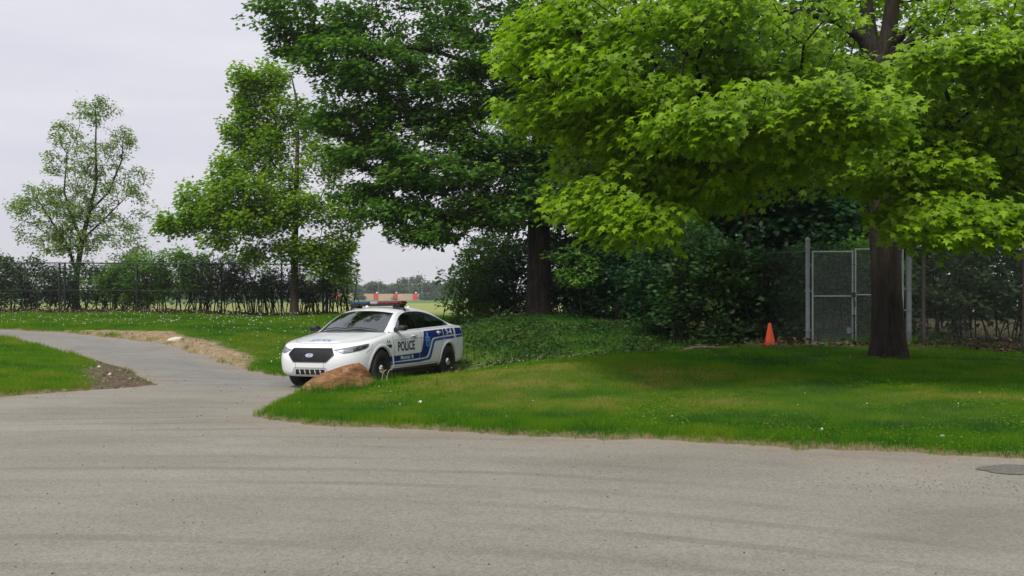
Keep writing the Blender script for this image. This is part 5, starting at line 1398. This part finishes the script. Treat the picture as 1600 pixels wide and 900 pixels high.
def top_surf(i, v):
    x, y, z = RL[i]
    tt_ = i / (nR - 1)
    bx_ = np.interp(x, [-3.66, -3.05, -2.6, -1.6, -1.02, -.6, -.42], [-.17, -.09, -.02, .0, .13, .22, .26]); c_ = np.interp(x, [-3.66, -3.0, -1.8, -1.02, -.42], [.045, .055, .055, .060, .050])
    p = 1 - abs(v) ** 2.2
    return np.array([x + bx_ * p, y * v, z + c_ * p])
i_hdr = int(np.argmin(abs(RL[:, 0] + 1.06))); i_ws = 1
i_bl0 = int(np.argmin(abs(RL[:, 0] + 2.52))); i_bl1 = nR - 3
va = np.linspace(-1, 1, 23); edge_v = .925
va = np.sort(np.r_[va[(abs(va) < .9) | (abs(va) > .99)], -edge_v, edge_v])
def top_patch(name, i0, i1, vsel, m, parent, lift=0.0):
    b2 = bmesh.new(); g_ = [[b2.verts.new(top_surf(i, v) + np.array([lift * .4, 0, lift])) for v in vsel] for i in range(i0, i1 + 1)]
    for a in range(len(g_) - 1):
        for c_ in range(len(vsel) - 1): b2.faces.new((g_[a][c_], g_[a + 1][c_], g_[a + 1][c_ + 1], g_[a][c_ + 1]))
    bmesh.ops.recalc_face_normals(b2, faces=b2.faces)
    if sum(f.normal.z for f in b2.faces) < 0: bmesh.ops.reverse_faces(b2, faces=b2.faces)
    return link(name, bm_mesh(b2, name), m, parent, smooth=True)
vin = va[abs(va) <= edge_v + 1e-6]
# belt line
def zbelt(x): return ztop(np.asarray(x)) + .002
def ybelt(x): return wmax(np.asarray(x)) - .085 + .012
rx_s, rz_s, ry_s = RL[::-1, 0], RL[::-1, 2], RL[::-1, 1]
def zrail(x): return np.interp(x, rx_s, rz_s)
def yrail(x): return np.interp(x, rx_s, ry_s)
def side_pt(x, z, sy, off=0.0):
    zb_, zr_ = float(zbelt(x)), float(zrail(x)); f = (z - zb_) / max(zr_ - zb_, .02); f = min(max(f, 0), 1)
    yb_, yr_ = float(ybelt(x)), float(yrail(x))
    y = yb_ + (yr_ - yb_) * (f ** 1.12)
    return (x, sy * (y + off), z)
X0, XB1, XB2, X1 = -.70, -1.50, -1.60, -3.00
def zl_(x): return float(zbelt(x)) + .022
def zu_(x):
    return max(float(zrail(x)) - np.interp(x, [-3.0, -2.6, -2.0, -1.3, -.7], [.060, .060, .052, .056, .075]), zl_(x))
xs_side = np.unique(np.r_[RL[:, 0], np.linspace(-.45, -3.64, 70), X0, X1, XB1, XB2])[::-1]
b2 = bmesh.new()
top_rows = []
# roof, pillars (the strip of the top surface that is not glass)
gt = [[b2.verts.new(top_surf(i, v)) for v in va] for i in range(nR)]
for i in range(nR - 1):
    for c_ in range(len(va) - 1):
        mid = abs(va[c_] + va[c_ + 1]) / 2
        if mid < edge_v and ((i_ws <= i < i_hdr) or (i_bl0 <= i < i_bl1)): continue
        b2.faces.new((gt[i][c_], gt[i + 1][c_], gt[i + 1][c_ + 1], gt[i][c_ + 1]))
for sy in (1, -1):
    for k in range(len(xs_side) - 1):
        xa, xb = xs_side[k], xs_side[k + 1]
        if xa > RL[0, 0] + 1e-6: continue
        def strip(z0a, z1a, z0b, z1b, n_):
            for q in range(n_):
                f0, f1 = q / n_, (q + 1) / n_
                P_ = [side_pt(xa, z0a + (z1a - z0a) * f0, sy), side_pt(xb, z0b + (z1b - z0b) * f0, sy), side_pt(xb, z0b + (z1b - z0b) * f1, sy), side_pt(xa, z0a + (z1a - z0a) * f1, sy)]
                if (Vector(P_[0]) - Vector(P_[3])).length < 1e-4 and (Vector(P_[1]) - Vector(P_[2])).length < 1e-4: continue
                b2.faces.new([b2.verts.new(p) for p in P_])
        mid = (xa + xb) / 2
        inwin = X1 < mid < X0
        if inwin:
            strip(float(zbelt(xa)), zl_(xa), float(zbelt(xb)), zl_(xb), 1); strip(zu_(xa), float(zrail(xa)), zu_(xb), float(zrail(xb)), 2)
        else:
            strip(float(zbelt(xa)), max(float(zrail(xa)), float(zbelt(xa))), float(zbelt(xb)), max(float(zrail(xb)), float(zbelt(xb))), 6)
bmesh.ops.remove_doubles(b2, verts=b2.verts, dist=.0015)
bmesh.ops.recalc_face_normals(b2, faces=b2.faces)
o = link('roof', bm_mesh(b2, 'roof'), m_paint, car, smooth=True); o.data.set_sharp_from_angle(angle=math.radians(60))
top_patch('windshield', i_ws, i_hdr, vin, m_glass, car, -.004); top_patch('rear_window', i_bl0, i_bl1, vin, m_glass, car, -.004)
# black bands round the glass: cowl strip, header strip
def strip_on_top(name, i0, i1, v0, v1, m, lift=.003):
    return top_patch(name, i0, i1, np.linspace(v0, v1, 18), m, car, lift)
strip_on_top('cowl_trim', 0, 1, -.97, .97, m_blk, .004)
for sy in (1, -1):
    def win(name, xa, xb, m, off):
        b3 = bmesh.new(); xs_ = np.linspace(xa, xb, 22)
        c_ = [[b3.verts.new(side_pt(x, zl_(x) + (zu_(x) - zl_(x)) * f, sy, off)) for f in np.linspace(0, 1, 6)] for x in xs_]
        for a in range(21):
            for q in range(5): b3.faces.new((c_[a][q], c_[a + 1][q], c_[a + 1][q + 1], c_[a][q + 1]))
        bmesh.ops.remove_doubles(b3, verts=b3.verts, dist=.0008)
        bmesh.ops.recalc_face_normals(b3, faces=b3.faces); return link(name, bm_mesh(b3, name), m, car, smooth=True)
    win('side_window', X0, XB1, m_glass, -.006); win('side_window', XB2, -2.62, m_glass, -.006); win('quarter_window', -2.66, X1, m_glass, -.006)
    win('pillar_trim', XB1, XB2, m_gloss, .002); win('window_divider', -2.62, -2.66, m_gloss, .002)

# ---- things laid on the body surface
def side_hit(x, z, sy=1, off=.004):
    h_ = bvh.ray_cast(Vector((x, sy * 2.0, z)), Vector((0, -sy, 0)))
    if h_[0] is None: return Vector((x, sy * .95, z))
    return h_[0] + Vector((0, sy, 0)) * off
def front_hit(y, z, off=.004):
    h_ = bvh.ray_cast(Vector((3, y, z)), Vector((-1, 0, 0)))
    if h_[0] is None: return Vector((.9, y, z))
    return h_[0] + Vector((1, 0, 0)) * off
def top_hit(x, y, off=.004):
    h_ = bvh.ray_cast(Vector((x, y, 3)), Vector((0, 0, -1)))
    return h_[0] + Vector((0, 0, 1)) * off
def poly_patch(name, poly, hit, m, parent=None, step=.06, thick=0.0):
    """outline in two dimensions, triangulated with inner points, laid onto the body"""
    poly = [Vector((float(a), float(b_))) for a, b_ in poly]
    P_, E_ = [], []
    n_ = len(poly)
    for i in range(n_):
        a, b_ = poly[i], poly[(i + 1) % n_]; k = max(1, int((b_ - a).length / step))
        for q in range(k): P_.append(a + (b_ - a) * (q / k))
    ne = len(P_)
    arr = np.array([(p.x, p.y) for p in P_])
    lo, hi = arr.min(0), arr.max(0)
    for x in np.arange(lo[0] + step * .5, hi[0], step):
        for y in np.arange(lo[1] + step * .5, hi[1], step):
            if sdist(np.array([x]), np.array([y]), arr)[0] < -step * .25: P_.append(Vector((x, y)))
    r_ = delaunay_2d_cdt(P_, [(i, (i + 1) % ne) for i in range(ne)], [], 1, 1e-6)
    b3 = bmesh.new(); vs_ = [b3.verts.new(hit(p.x, p.y)) for p in r_[0]]
    for f in r_[2]:
        try: b3.faces.new([vs_[i] for i in f])
        except ValueError: pass
    bmesh.ops.recalc_face_normals(b3, faces=b3.faces)
    return link(name, bm_mesh(b3, name), m, parent or car)
def line_patch(name, pts, w, hit, m, parent=None, step=.05):
    """a narrow band of constant width along a polyline on the body"""
    P_ = []
    for a, b_ in zip(pts[:-1], pts[1:]):
        a, b_ = Vector(a), Vector(b_); k = max(1, int((b_ - a).length / step))
        P_ += [a + (b_ - a) * (q / k) for q in range(k)]
    P_.append(Vector(pts[-1])); b3 = bmesh.new(); prev = None
    for i, p in enumerate(P_):
        d_ = (P_[min(i + 1, len(P_) - 1)] - P_[max(i - 1, 0)]).normalized(); n_ = Vector((-d_.y, d_.x)) * w * .5
        cur = (b3.verts.new(hit(*(p + n_))), b3.verts.new(hit(*(p - n_))))
        if prev: b3.faces.new((prev[0], prev[1], cur[1], cur[0]))
        prev = cur
    return link(name, bm_mesh(b3, name), m, parent or car)
def text_patch(name, body_, size, hit, place, m, parent=None, bold=.0, sx=1.0):
    cu = bpy.data.curves.new(name, 'FONT'); cu.body = body_; cu.size = size; cu.align_x = 'CENTER'; cu.align_y = 'CENTER'; cu.offset = bold; cu.resolution_u = 3
    ob = bpy.data.objects.new(name, cu); COL.objects.link(ob)
    dg_ = bpy.context.evaluated_depsgraph_get(); me_ = bpy.data.meshes.new_from_object(ob.evaluated_get(dg_)); bpy.data.objects.remove(ob, do_unlink=True)
    b3 = bmesh.new(); b3.from_mesh(me_)
    bmesh.ops.triangulate(b3, faces=b3.faces)
    for v in b3.verts: v.co = hit(*place(v.co.x * sx, v.co.y))
    m2 = bm_mesh(b3, name); m2.materials.clear()
    return link(name, m2, m, parent or car)
sideL = lambda off=.004: (lambda x, z: side_hit(x, z, 1, off)); sideR = lambda off=.004: (lambda x, z: side_hit(x, z, -1, off))
for sy, SH in ((1, sideL), (-1, sideR)):
    poly_patch('blue_band', [(-.255, .585), (-1.465, .615), (-1.465, .503), (-.285, .478)], SH(.004), m_blue)
    poly_patch('blue_band', [(-1.705, 1.045), (-2.575, 1.078), (-2.575, .935), (-2.10, .905), (-2.04, .885), (-1.99, .83), (-1.84, .575), (-1.79, .53), (-1.74, .515), (-1.48, .504), (-1.48, .615), (-1.54, .635), (-1.56, .67)], SH(.004), m_blue)
    poly_patch('blue_band', [(-2.60, 1.079), (-3.14, 1.098), (-3.14, .96), (-2.60, .936)], SH(.004), m_blue)
    poly_patch('blue_stripe', [(-.29, .462), (-1.475, .472), (-1.80, .49), (-1.86, .505), (-1.905, .54), (-2.045, .805), (-2.085, .855), (-2.15, .877), (-2.58, .905), (-2.58, .855), (-2.21, .832), (-2.15, .81), (-2.115, .77), (-1.99, .50), (-1.94, .452), (-1.475, .424), (-.275, .418)], SH(.004), m_mid)
    poly_patch('blue_stripe', [(-2.605, .905), (-3.14, .925), (-3.14, .877), (-2.605, .855)], SH(.004), m_mid)
    poly_patch('blue_stripe', [(-3.23, .928), (-3.62, .945), (-3.62, .900), (-3.23, .882)], SH(.004), m_mid)
    poly_patch('blue_band', [(-3.23, 1.098), (-3.56, 1.10), (-3.62, .965), (-3.23, .950)], SH(.004), m_blue)
    sgn = -sy
    text_patch('police_lettering', 'POLICE', .255, SH(.005), lambda a, b_: (-.91 + sgn * a, .762 + b_ + .035 * (-(sgn * a)) * .6), m_text, bold=.006, sx=.83)
    text_patch('unit_number', '5-4', .19, SH(.007), lambda a, b_: (-2.87 + sgn * a, 1.022 + b_), m_silver, bold=.003, sx=1.2)
    text_patch('unit_number', '5-4', .085, SH(.005), lambda a, b_: (-.235 + sgn * a, .868 + b_), m_text, bold=.002, sx=1.05)
    text_patch('city_lettering', 'Montr\u00e9al', .115, SH(.007), lambda a, b_: (-.87 + sgn * a, .546 + b_), m_silver, bold=.002, sx=.9)
    # round flower mark after the city's name: four lobes in a ring
    for q in range(4):
        a_ = math.pi / 4 + q * math.pi / 2
        poly_patch('city_mark', [(-1.155 + .024 * math.cos(a_) + .019 * math.cos(k * math.pi / 5), .553 + .024 * math.sin(a_) + .019 * math.sin(k * math.pi / 5)) for k in range(10)], SH(.007), m_silver, step=.03)
    # crest: tower-like top, cross bar with a shield and pointed foot
    cx_, cz2 = -1.825, .87
    for poly in ([(-.035, .155), (.035, .150), (.040, .055), (-.040, .055)], [(-.115, .058), (.115, .062), (.10, .022), (-.10, .018)], [(-.12, .005), (-.035, .010), (-.035, -.03), (-.11, -.035)], [(.12, .008), (.035, .010), (.035, -.03), (.11, -.03)],
                 [(-.028, .012), (.028, .012), (.028, -.045), (-.028, -.045)], [(-.10, -.05), (.10, -.046), (.085, -.11), (0, -.155), (-.085, -.115)]):
        poly_patch('crest', [(cx_ + a, cz2 + b_) for a, b_ in poly], SH(.007), m_lightblue, step=.05)
    poly_patch('crest', [(cx_ + a, cz2 + b_) for a, b_ in [(-.06, -.06), (.06, -.058), (.05, -.095), (0, -.125), (-.05, -.097)]], SH(.009), m_mid, step=.05)
    # door and panel gaps
    for pts in ([(-.40, 1.00), (-.42, .80), (-.47, .50), (-.52, .36)], [(-1.55, 1.045), (-1.55, .40)], [(-2.72, 1.09), (-2.62, .93), (-2.50, .80), (-2.43, .62), (-2.38, .42)], [(-.52, .375), (-2.36, .395)], [(.50, .69), (.36, .77), (.30, .84)], [(-3.30, .70), (-3.42, .86), (-3.50, .97)]):
        line_patch('panel_gap', pts, .008, SH(.003), m_seam)
    line_patch('crease_shade', [(-.45, .892), (-1.5, .915), (-1.7, .918)], .006, SH(.003), m_seam)  # shade line of the door crease, drawn as a thin dark band
    # rocker panel
    poly_patch('rocker', [(-.45, .345), (-2.42, .362), (-2.42, .318), (-.45, .318)], SH(.006), m_blk)
    # fender vent
    poly_patch('fender_vent', [(-.125, .808), (-.345, .815), (-.325, .752), (-.19, .748)], SH(.006), m_blk)
    # door handles
    for hx, hz in ((-1.26, .962), (-2.36, 1.012)):
        e_ = bmesh.new(); c_ = side_hit(hx, hz, sy, .018)
        add_box(e_, (hx, c_.y, hz), (.20, .026, .034)); bmesh.ops.bevel(e_, geom=list(e_.edges), offset=.010, segments=2, affect='EDGES'); hd = link('door_handle', bm_mesh(e_, 'door_handle'), m_paint, car, smooth=True)
        poly_patch('handle_recess', [(hx + .055 * math.cos(k * math.pi / 6), hz - .008 + .045 * math.sin(k * math.pi / 6)) for k in range(12)], SH(.005), m_silver if hx < -2 else plain('handle_shade', (.40, .41, .43), .5), hd, step=.03)
        if hx > -2:
            poly_patch('key_lock', [(hx + .13 + .012 * math.cos(k * math.pi / 4), hz - .03 + .012 * math.sin(k * math.pi / 4)) for k in range(8)], SH(.006), m_blk, hd, step=.03)
    # arch lips
    for xw in (0, -2.868):
        b3 = bmesh.new(); prev = None
        for k in range(41):
            a_ = math.radians(-8 + 196 * k / 40); ca, sa = math.cos(a_), math.sin(a_)
            pr = []
            for r_, of in ((AR - .002, -.05), (AR - .002, .004), (AR + .012, .012), (AR + .035, .010), (AR + .06, .001)):
                x_, z_ = xw + r_ * ca, AZ + r_ * sa
                p_ = side_hit(x_, max(z_, .33), sy, of); p_.z = max(z_, .318); pr.append(b3.verts.new(p_))
            if prev:
                for q in range(4): b3.faces.new((prev[q], prev[q + 1], pr[q + 1], pr[q]))
            prev = pr
        bmesh.ops.recalc_face_normals(b3, faces=b3.faces); link('wheel_arch', bm_mesh(b3, 'wheel_arch'), m_paint, car, smooth=True)
    # mirrors
    b3 = bmesh.new(); bmesh.ops.create_uvsphere(b3, u_segments=18, v_segments=12, radius=1)
    for v in b3.verts:
        c_ = v.co.copy(); s3 = lambda q: math.copysign(abs(q) ** .65, q)
        v.co = Vector((.095 * s3(c_.x), .088 * s3(c_.y), .056 * s3(c_.z))) + Vector((-.66, sy * 1.015, 1.125))
    mr_ = link('side_mirror', bm_mesh(b3, 'side_mirror'), m_blk, car, smooth=True)
    b3 = bmesh.new(); add_box(b3, (-.64, sy * .90, 1.09), (.10, .10, .035)); link('mirror_arm', bm_mesh(b3, 'mirror_arm'), m_blk, mr_)
    b3 = bmesh.new(); [b3.verts.new(p) for p in ((-.757, sy * .945, 1.09), (-.757, sy * 1.085, 1.09), (-.757, sy * 1.085, 1.16), (-.757, sy * .945, 1.16))]; b3.faces.new(b3.verts); link('mirror_glass', bm_mesh(b3, 'mirror_glass'), m_chrome, mr_)
    # sail panel ahead of the front window
    b3 = bmesh.new(); b3.faces.new([b3.verts.new(side_pt(x, z, sy, .004)) for x, z in ((-.56, float(zbelt(-.56)) + .012), (-.74, float(zbelt(-.74)) + .012), (-.74, zu_(-.74) - .005), (-.66, 1.12))]); link('sail_panel', bm_mesh(b3, 'sail_panel'), m_blk, car)
    # head lamps: outline in (y, z) seen along a slanting direction
    def lamp_hit(off):
        dv = Vector((-.80, -.60 * sy, 0)).normalized(); sd_ = Vector((-.60, .80 * sy, 0))
        def f(a, z):
            o_ = Vector((.62, sy * .72, 0)) + sd_ * a - dv * 2 + Vector((0, 0, z)); h_ = bvh.ray_cast(o_, dv)
            return (h_[0] if h_[0] is not None else o_ + dv * 2) - dv * off
        return f
    lampo = [(-.36, .748), (-.22, .770), (-.05, .800), (.12, .828), (.22, .845), (.270, .852), (.262, .806), (.21, .772), (.10, .738), (-.08, .705), (-.20, .690), (-.27, .705)]
    hl = poly_patch('headlight', lampo, lamp_hit(.003), m_lampin, step=.035)
    sc_ = lambda pts, k, cx0, cz0: [(cx0 + (a - cx0) * k, cz0 + (z - cz0) * k) for a, z in pts]
    poly_patch('lamp_housing', [(.0, .793), (.22, .832), (.24, .806), (.19, .775), (.06, .738), (-.02, .728)], lamp_hit(.005), plain('lamp_dark', (.22, .225, .23), .3), hl, step=.035)
    for cx0, cz0, rr_ in ((.015, .762, .034), (.10, .782, .030)):
        poly_patch('lamp_bulb', [(cx0 + rr_ * math.cos(k * math.pi / 6), cz0 + rr_ * .9 * math.sin(k * math.pi / 6)) for k in range(12)], lamp_hit(.008), m_chrome, hl, step=.02)
    poly_patch('turn_signal', [(.19, .832), (.25, .842), (.245, .815), (.19, .806)], lamp_hit(.008), plain('amber_lens', (.45, .27, .16), .3), hl, step=.03)
    poly_patch('lamp_glass', lampo, lamp_hit(.013), m_lens, hl, step=.035)
    line_patch('lamp_edge', lampo + [lampo[0]], .007, lamp_hit(.012), m_seam, hl)
    # tail lamps
    poly_patch('taillight', [(-3.62, 1.085), (-3.85, 1.09), (-3.98, 1.06), (-3.98, .90), (-3.80, .90), (-3.66, .96)], SH(.004), m_tail, step=.04)

# ---- nose
GR = [(-.475, .667), (-.405, .772), (.405, .772), (.475, .667), (.345, .540), (-.345, .540)]
g0 = poly_patch('grille', GR, lambda y, z: front_hit(y, z, .003), m_gloss, step=.05)
# honeycomb bars over the dark opening
arrG = np.array(GR); b3 = bmesh.new()
for fam in (1, -1):
    k = -1.2
    while k < 1.2:
        seg_ = []
        for q in np.linspace(.530, .780, 26):
            y_ = k + fam * (q - .655) * 1.35
            if sdist(np.array([y_]), np.array([q]), arrG)[0] < -.012: seg_.append(front_hit(y_, q, .008))
            elif len(seg_) > 2: break
        if len(seg_) > 2: add_tube(b3, seg_, .0042, 4, cap=False)
        k += .052
o = link('grille_mesh', bm_mesh(b3, 'grille_mesh'), plain('grille_plastic', (.013, .014, .015), .5), g0); o['kind'] = 'stuff'
b3 = bmesh.new(); add_tube(b3, [front_hit(y, z, .010) for y, z in [(a[0] + (b_[0] - a[0]) * f, a[1] + (b_[1] - a[1]) * f) for a, b_ in zip(GR, GR[1:] + GR[:1]) for f in (0, .2, .4, .6, .8)] + [GR[0]]], .012, 6); link('grille_frame', bm_mesh(b3, 'grille_frame'), m_blk, g0)
el = lambda a, b_, n_=28: [(a * math.cos(k * 2 * math.pi / n_), .652 + b_ * math.sin(k * 2 * math.pi / n_)) for k in range(n_)]
bd = poly_patch('badge', el(.085, .036), lambda y, z: front_hit(y, z, .016), m_chrome, step=.03)
poly_patch('badge_field', el(.070, .027), lambda y, z: front_hit(y, z, .019), plain('badge_blue', (.10, .16, .36), .3), bd, step=.03)
text_patch('badge_script', 'Ford', .062, lambda y, z: front_hit(y, z, .022), lambda a, b_: (a + b_ * .3, .652 + b_), m_silver, bd, bold=.001, sx=1.05)
# lower intake: pale frame with six dark openings
poly_patch('lower_frame', [(-.40, .285), (-.325, .412), (.325, .412), (.40, .285)], lambda y, z: front_hit(y, z, .004), plain('grey_white_frame', (.50, .51, .52), .5), step=.05)
for k in range(6):
    c0 = -.325 + .1085 * k
    poly_patch('intake', [(c0 + .012, .305), (c0 + .012, .398), (c0 + .102, .398), (c0 + .102, .305)] if 0 < k < 5 else ([(c0 + .000, .305), (c0 + .02, .398), (c0 + .097, .398), (c0 + .097, .305)] if k == 0 else [(c0 + .012, .305), (c0 + .012, .398), (c0 + .09, .398), (c0 + .11, .305)]), lambda y, z: front_hit(y, z, .007), m_under, step=.05)
line_patch('frame_edge', [(-.42, .272), (-.335, .425), (.335, .425), (.42, .272)], .008, lambda y, z: front_hit(y, z, .005), m_seam)
for y_ in (.30, -.30): line_patch('bumper_gap', [(y_, .425), (y_, .532)], .006, lambda y, z: front_hit(y, z, .003), m_seam)
b3 = bmesh.new(); add_box(b3, (.22, 0, .275), (.9, 1.05, .06)); add_box(b3, (-1.45, 0, .27), (2.0, 1.62, .10)); add_box(b3, (-3.4, 0, .32), (.9, 1.5, .10)); o = link('underbody', bm_mesh(b3, 'underbody'), m_under, car)
# hood lettering reads backwards, as in a mirror; hood shut line, hood creases
text_patch('hood_lettering', 'POLICE', .145, lambda x, y: top_hit(x, y, .005), lambda a, b_: (.54 + b_ * 1.6, -.02 - a), m_hoodtxt, bold=.001, sx=.98)
for sy in (1, -1):
    line_patch('hood_gap', [(-.33, sy * .83), (.1, sy * .79), (.40, sy * .70), (.58, sy * .55), (.70, sy * .36), (.74, 0)], .007, lambda x, y: top_hit(x, y, .003), m_seam)
# wipers
for y0, y1 in ((.62, -.05), (.0, -.62)):
    def wsp(y, f):
        i = i_ws + f * 3.2; i0 = int(i); v = y / RL[i0, 1]; a_ = top_surf(i0, v); c_ = top_surf(i0 + 1, v); q = a_ + (c_ - a_) * (i - i0); return q + np.array([.008, 0, .016])
    b3 = bmesh.new(); add_tube(b3, [wsp(y0 + (y1 - y0) * f, .15 + .55 * f * (1 - f) * 2) for f in np.linspace(0, 1, 9)], .010, 5); link('wiper', bm_mesh(b3, 'wiper'), m_blk, car)

# ---- wheels
def wheel(xw, sy, steer=0.0):
    e_ = empty('wheel', (xw, sy * .825, .363)); e_.parent = car; e_.rotation_euler = (0, 0, steer + (0 if sy > 0 else math.pi))
    b3 = bmesh.new(); add_lathe(b3, [(.235, .105), (.262, .122), (.318, .126), (.345, .112), (.358, .088), (.363, .05), (.363, -.05), (.358, -.088), (.345, -.112), (.30, -.124), (.235, -.11)], 48, 'Y'); link('tyre', bm_mesh(b3, 'tyre'), m_rub, e_, smooth=True)
    b3 = bmesh.new(); add_lathe(b3, [(.240, .108), (.232, .112), (.222, .085), (.205, .055), (.17, .062), (.12, .078), (.085, .080), (.001, .080)], 48, 'Y'); add_lathe(b3, [(.235, .10), (.235, -.10)], 32, 'Y'); rim = link('rim', bm_mesh(b3, 'rim'), m_steel, e_, smooth=True)
    b3 = bmesh.new(); add_lathe(b3, [(.088, .078), (.086, .095), (.070, .118), (.040, .130), (.001, .133)], 24, 'Y'); link('hub_cap', bm_mesh(b3, 'hub_cap'), m_chrome, e_, smooth=True)
    b3 = bmesh.new()
    for k in range(10):
        a_ = k * math.pi / 5; c_ = Vector((.168 * math.cos(a_), .0645, .168 * math.sin(a_)))
        vs_ = [b3.verts.new(c_ + Vector((.022 * math.cos(a_ + q * math.pi / 3) , .003, .022 * math.sin(a_ + q * math.pi / 3)))) for q in range(6)]; b3.faces.new(vs_)
    o_ = link('rim_hole', bm_mesh(b3, 'rim_hole'), m_under, e_); o_['kind'] = 'stuff'
wheel(0, 1, math.radians(4)); wheel(0, -1, math.radians(4)); wheel(-2.868, 1); wheel(-2.868, -1)

# ---- light bar, roof fittings
lbz = 1.578
lb_e = bpy.data.objects.new('light_bar', None); COL.objects.link(lb_e); lb_e.parent = car; lb_e.location = (-1.42, 0, lbz)
def lens(name, y0, y1, m, h_=.062, d_=.27):
    b3 = bmesh.new(); add_box(b3, (0, (y0 + y1) / 2, .055), (d_, abs(y1 - y0), h_)); bmesh.ops.bevel(b3, geom=list(b3.edges), offset=.018, segments=3, affect='EDGES')
    return link(name, bm_mesh(b3, name), m, lb_e, smooth=False)
lens('blue_lens', -.585, -.125, m_bluelens); lens('clear_lens', -.12, .075, m_clear, .06, .24); lens('red_lens', .08, .575, m_redlens); lens('end_cap', .578, .64, m_redlens, .07, .25)
b3 = bmesh.new(); add_box(b3, (0, 0, .008), (.25, 1.22, .03)); bmesh.ops.bevel(b3, geom=list(b3.edges), offset=.008, segments=2, affect='EDGES'); link('base', bm_mesh(b3, 'base'), m_blk, lb_e)
for y_ in (-.50, .50):
    b3 = bmesh.new(); add_box(b3, (0, y_, -.022), (.20, .16, .055)); link('foot', bm_mesh(b3, 'foot'), m_blk, lb_e)
    b3 = bmesh.new(); sg = math.copysign(1, y_); add_tube(b3, [(.0, sg * .56, -.02), (-.0, sg * .625, -.055), (-.02, sg * .655, -.115)], .018, 6); link('strap', bm_mesh(b3, 'strap'), m_blk, lb_e)
    for q in (1,): 
        b3 = bmesh.new(); add_box(b3, (.128, y_ * .84, .012), (.03, .12, .04)); link('alley_lamp', bm_mesh(b3, 'alley_lamp'), m_blk, lb_e)
for x_, y_ in ((-1.18, -.10), (-2.35, .22)):
    b3 = bmesh.new(); add_lathe(b3, [(.034, -.02), (.032, .008), (.02, .022), (.001, .028)], 14, 'Z'); o_ = link('roof_antenna', bm_mesh(b3, 'roof_antenna'), m_silver, car, smooth=True); o_.location = (x_, y_, 1.555)

# ---- inside: dashboard, wheel, seats, screen, cloth on the dash
b3 = bmesh.new(); add_box(b3, (-.62, 0, .95), (.42, 1.52, .14)); bmesh.ops.bevel(b3, geom=list(b3.edges), offset=.05, segments=3, affect='EDGES'); link('dashboard', bm_mesh(b3, 'dashboard'), m_dash, car)
b3 = bmesh.new(); bmesh.ops.create_icosphere(b3, subdivisions=3, radius=1)
for v in b3.verts:
    n_ = float(fbm(np.array([v.co.x * 2 + 3]), np.array([v.co.y * 2 + v.co.z * 2 + 5]), 3)[0]); v.co = Vector((v.co.x * .10, v.co.y * .20, v.co.z * .045)) * (.7 + .7 * n_) + Vector((-.50, .33, 1.045))
link('cloth_on_dash', bm_mesh(b3, 'cloth_on_dash'), m_towel, car, smooth=True)
b3 = bmesh.new(); bmesh.ops.create_circle(b3, segments=24, radius=.18)
pts = [Vector((-.93, .38 + .18 * math.cos(k * math.pi / 12), 1.0 + .18 * math.sin(k * math.pi / 12) * .9)) + Vector((.06 * math.sin(k * math.pi / 12), 0, 0)) for k in range(25)]; b3.free()
b3 = bmesh.new(); add_tube(b3, pts, .014, 6); add_box(b3, (-.90, .38, .99), (.05, .30, .05)); link('steering_wheel', bm_mesh(b3, 'steering_wheel'), m_dash, car)
for y_ in (.38, -.38):
    b3 = bmesh.new(); add_box(b3, (-1.22, y_, .72), (.50, .50, .16)); add_box(b3, (-1.50, y_, 1.0), (.14, .48, .62), Matrix.Rotation(math.radians(-14), 3, 'Y')); add_box(b3, (-1.60, y_, 1.36), (.09, .25, .17), Matrix.Rotation(math.radians(-10), 3, 'Y'))
    bmesh.ops.bevel(b3, geom=list(b3.edges), offset=.035, segments=2, affect='EDGES'); link('seat', bm_mesh(b3, 'seat'), m_seat, car)
b3 = bmesh.new(); add_box(b3, (-2.55, 0, .72), (.5, 1.4, .18)); add_box(b3, (-2.92, 0, .98), (.14, 1.4, .55), Matrix.Rotation(math.radians(-20), 3, 'Y')); link('rear_bench', bm_mesh(b3, 'rear_bench'), m_seat, car)
b3 = bmesh.new()
for k in range(7): add_tube(b3, [(-1.74 - .075 * k, .735 - .004 * k, 1.14), (-1.75 - .075 * k, .66, 1.40)], .013, 6)
add_tube(b3, [(-1.70, .738, 1.20), (-2.32, .72, 1.22)], .012, 6); o_ = link('window_bars', bm_mesh(b3, 'window_bars'), m_cage, car)
b3 = bmesh.new(); add_box(b3, (-1.80, 0, 1.10), (.03, 1.30, .56)); link('partition', bm_mesh(b3, 'partition'), m_dash, car)
# ================================================================== HAZE: one closed box of thin air round the whole place
bm = bmesh.new(); add_box(bm, (0, 170, 10), (900, 560, 34))
for v in bm.verts: v.co.z = -5.0 if v.co.z < 10 else 22.0
m_haze = bpy.data.materials.new('haze_air'); m_haze.use_nodes = True
t = m_haze.node_tree; t.nodes.remove(t.nodes['Principled BSDF'])
pv_ = t.nodes.new('ShaderNodeVolumePrincipled'); pv_.inputs['Color'].default_value = (.93, .95, 1.0, 1); pv_.inputs['Density'].default_value = .00042; pv_.inputs['Anisotropy'].default_value = .2
t.links.new(pv_.outputs[0], t.nodes['Material Output'].inputs['Volume'])
hz_ = link('haze', bm_mesh(bm, 'haze'), m_haze); tag(hz_, kind='stuff')
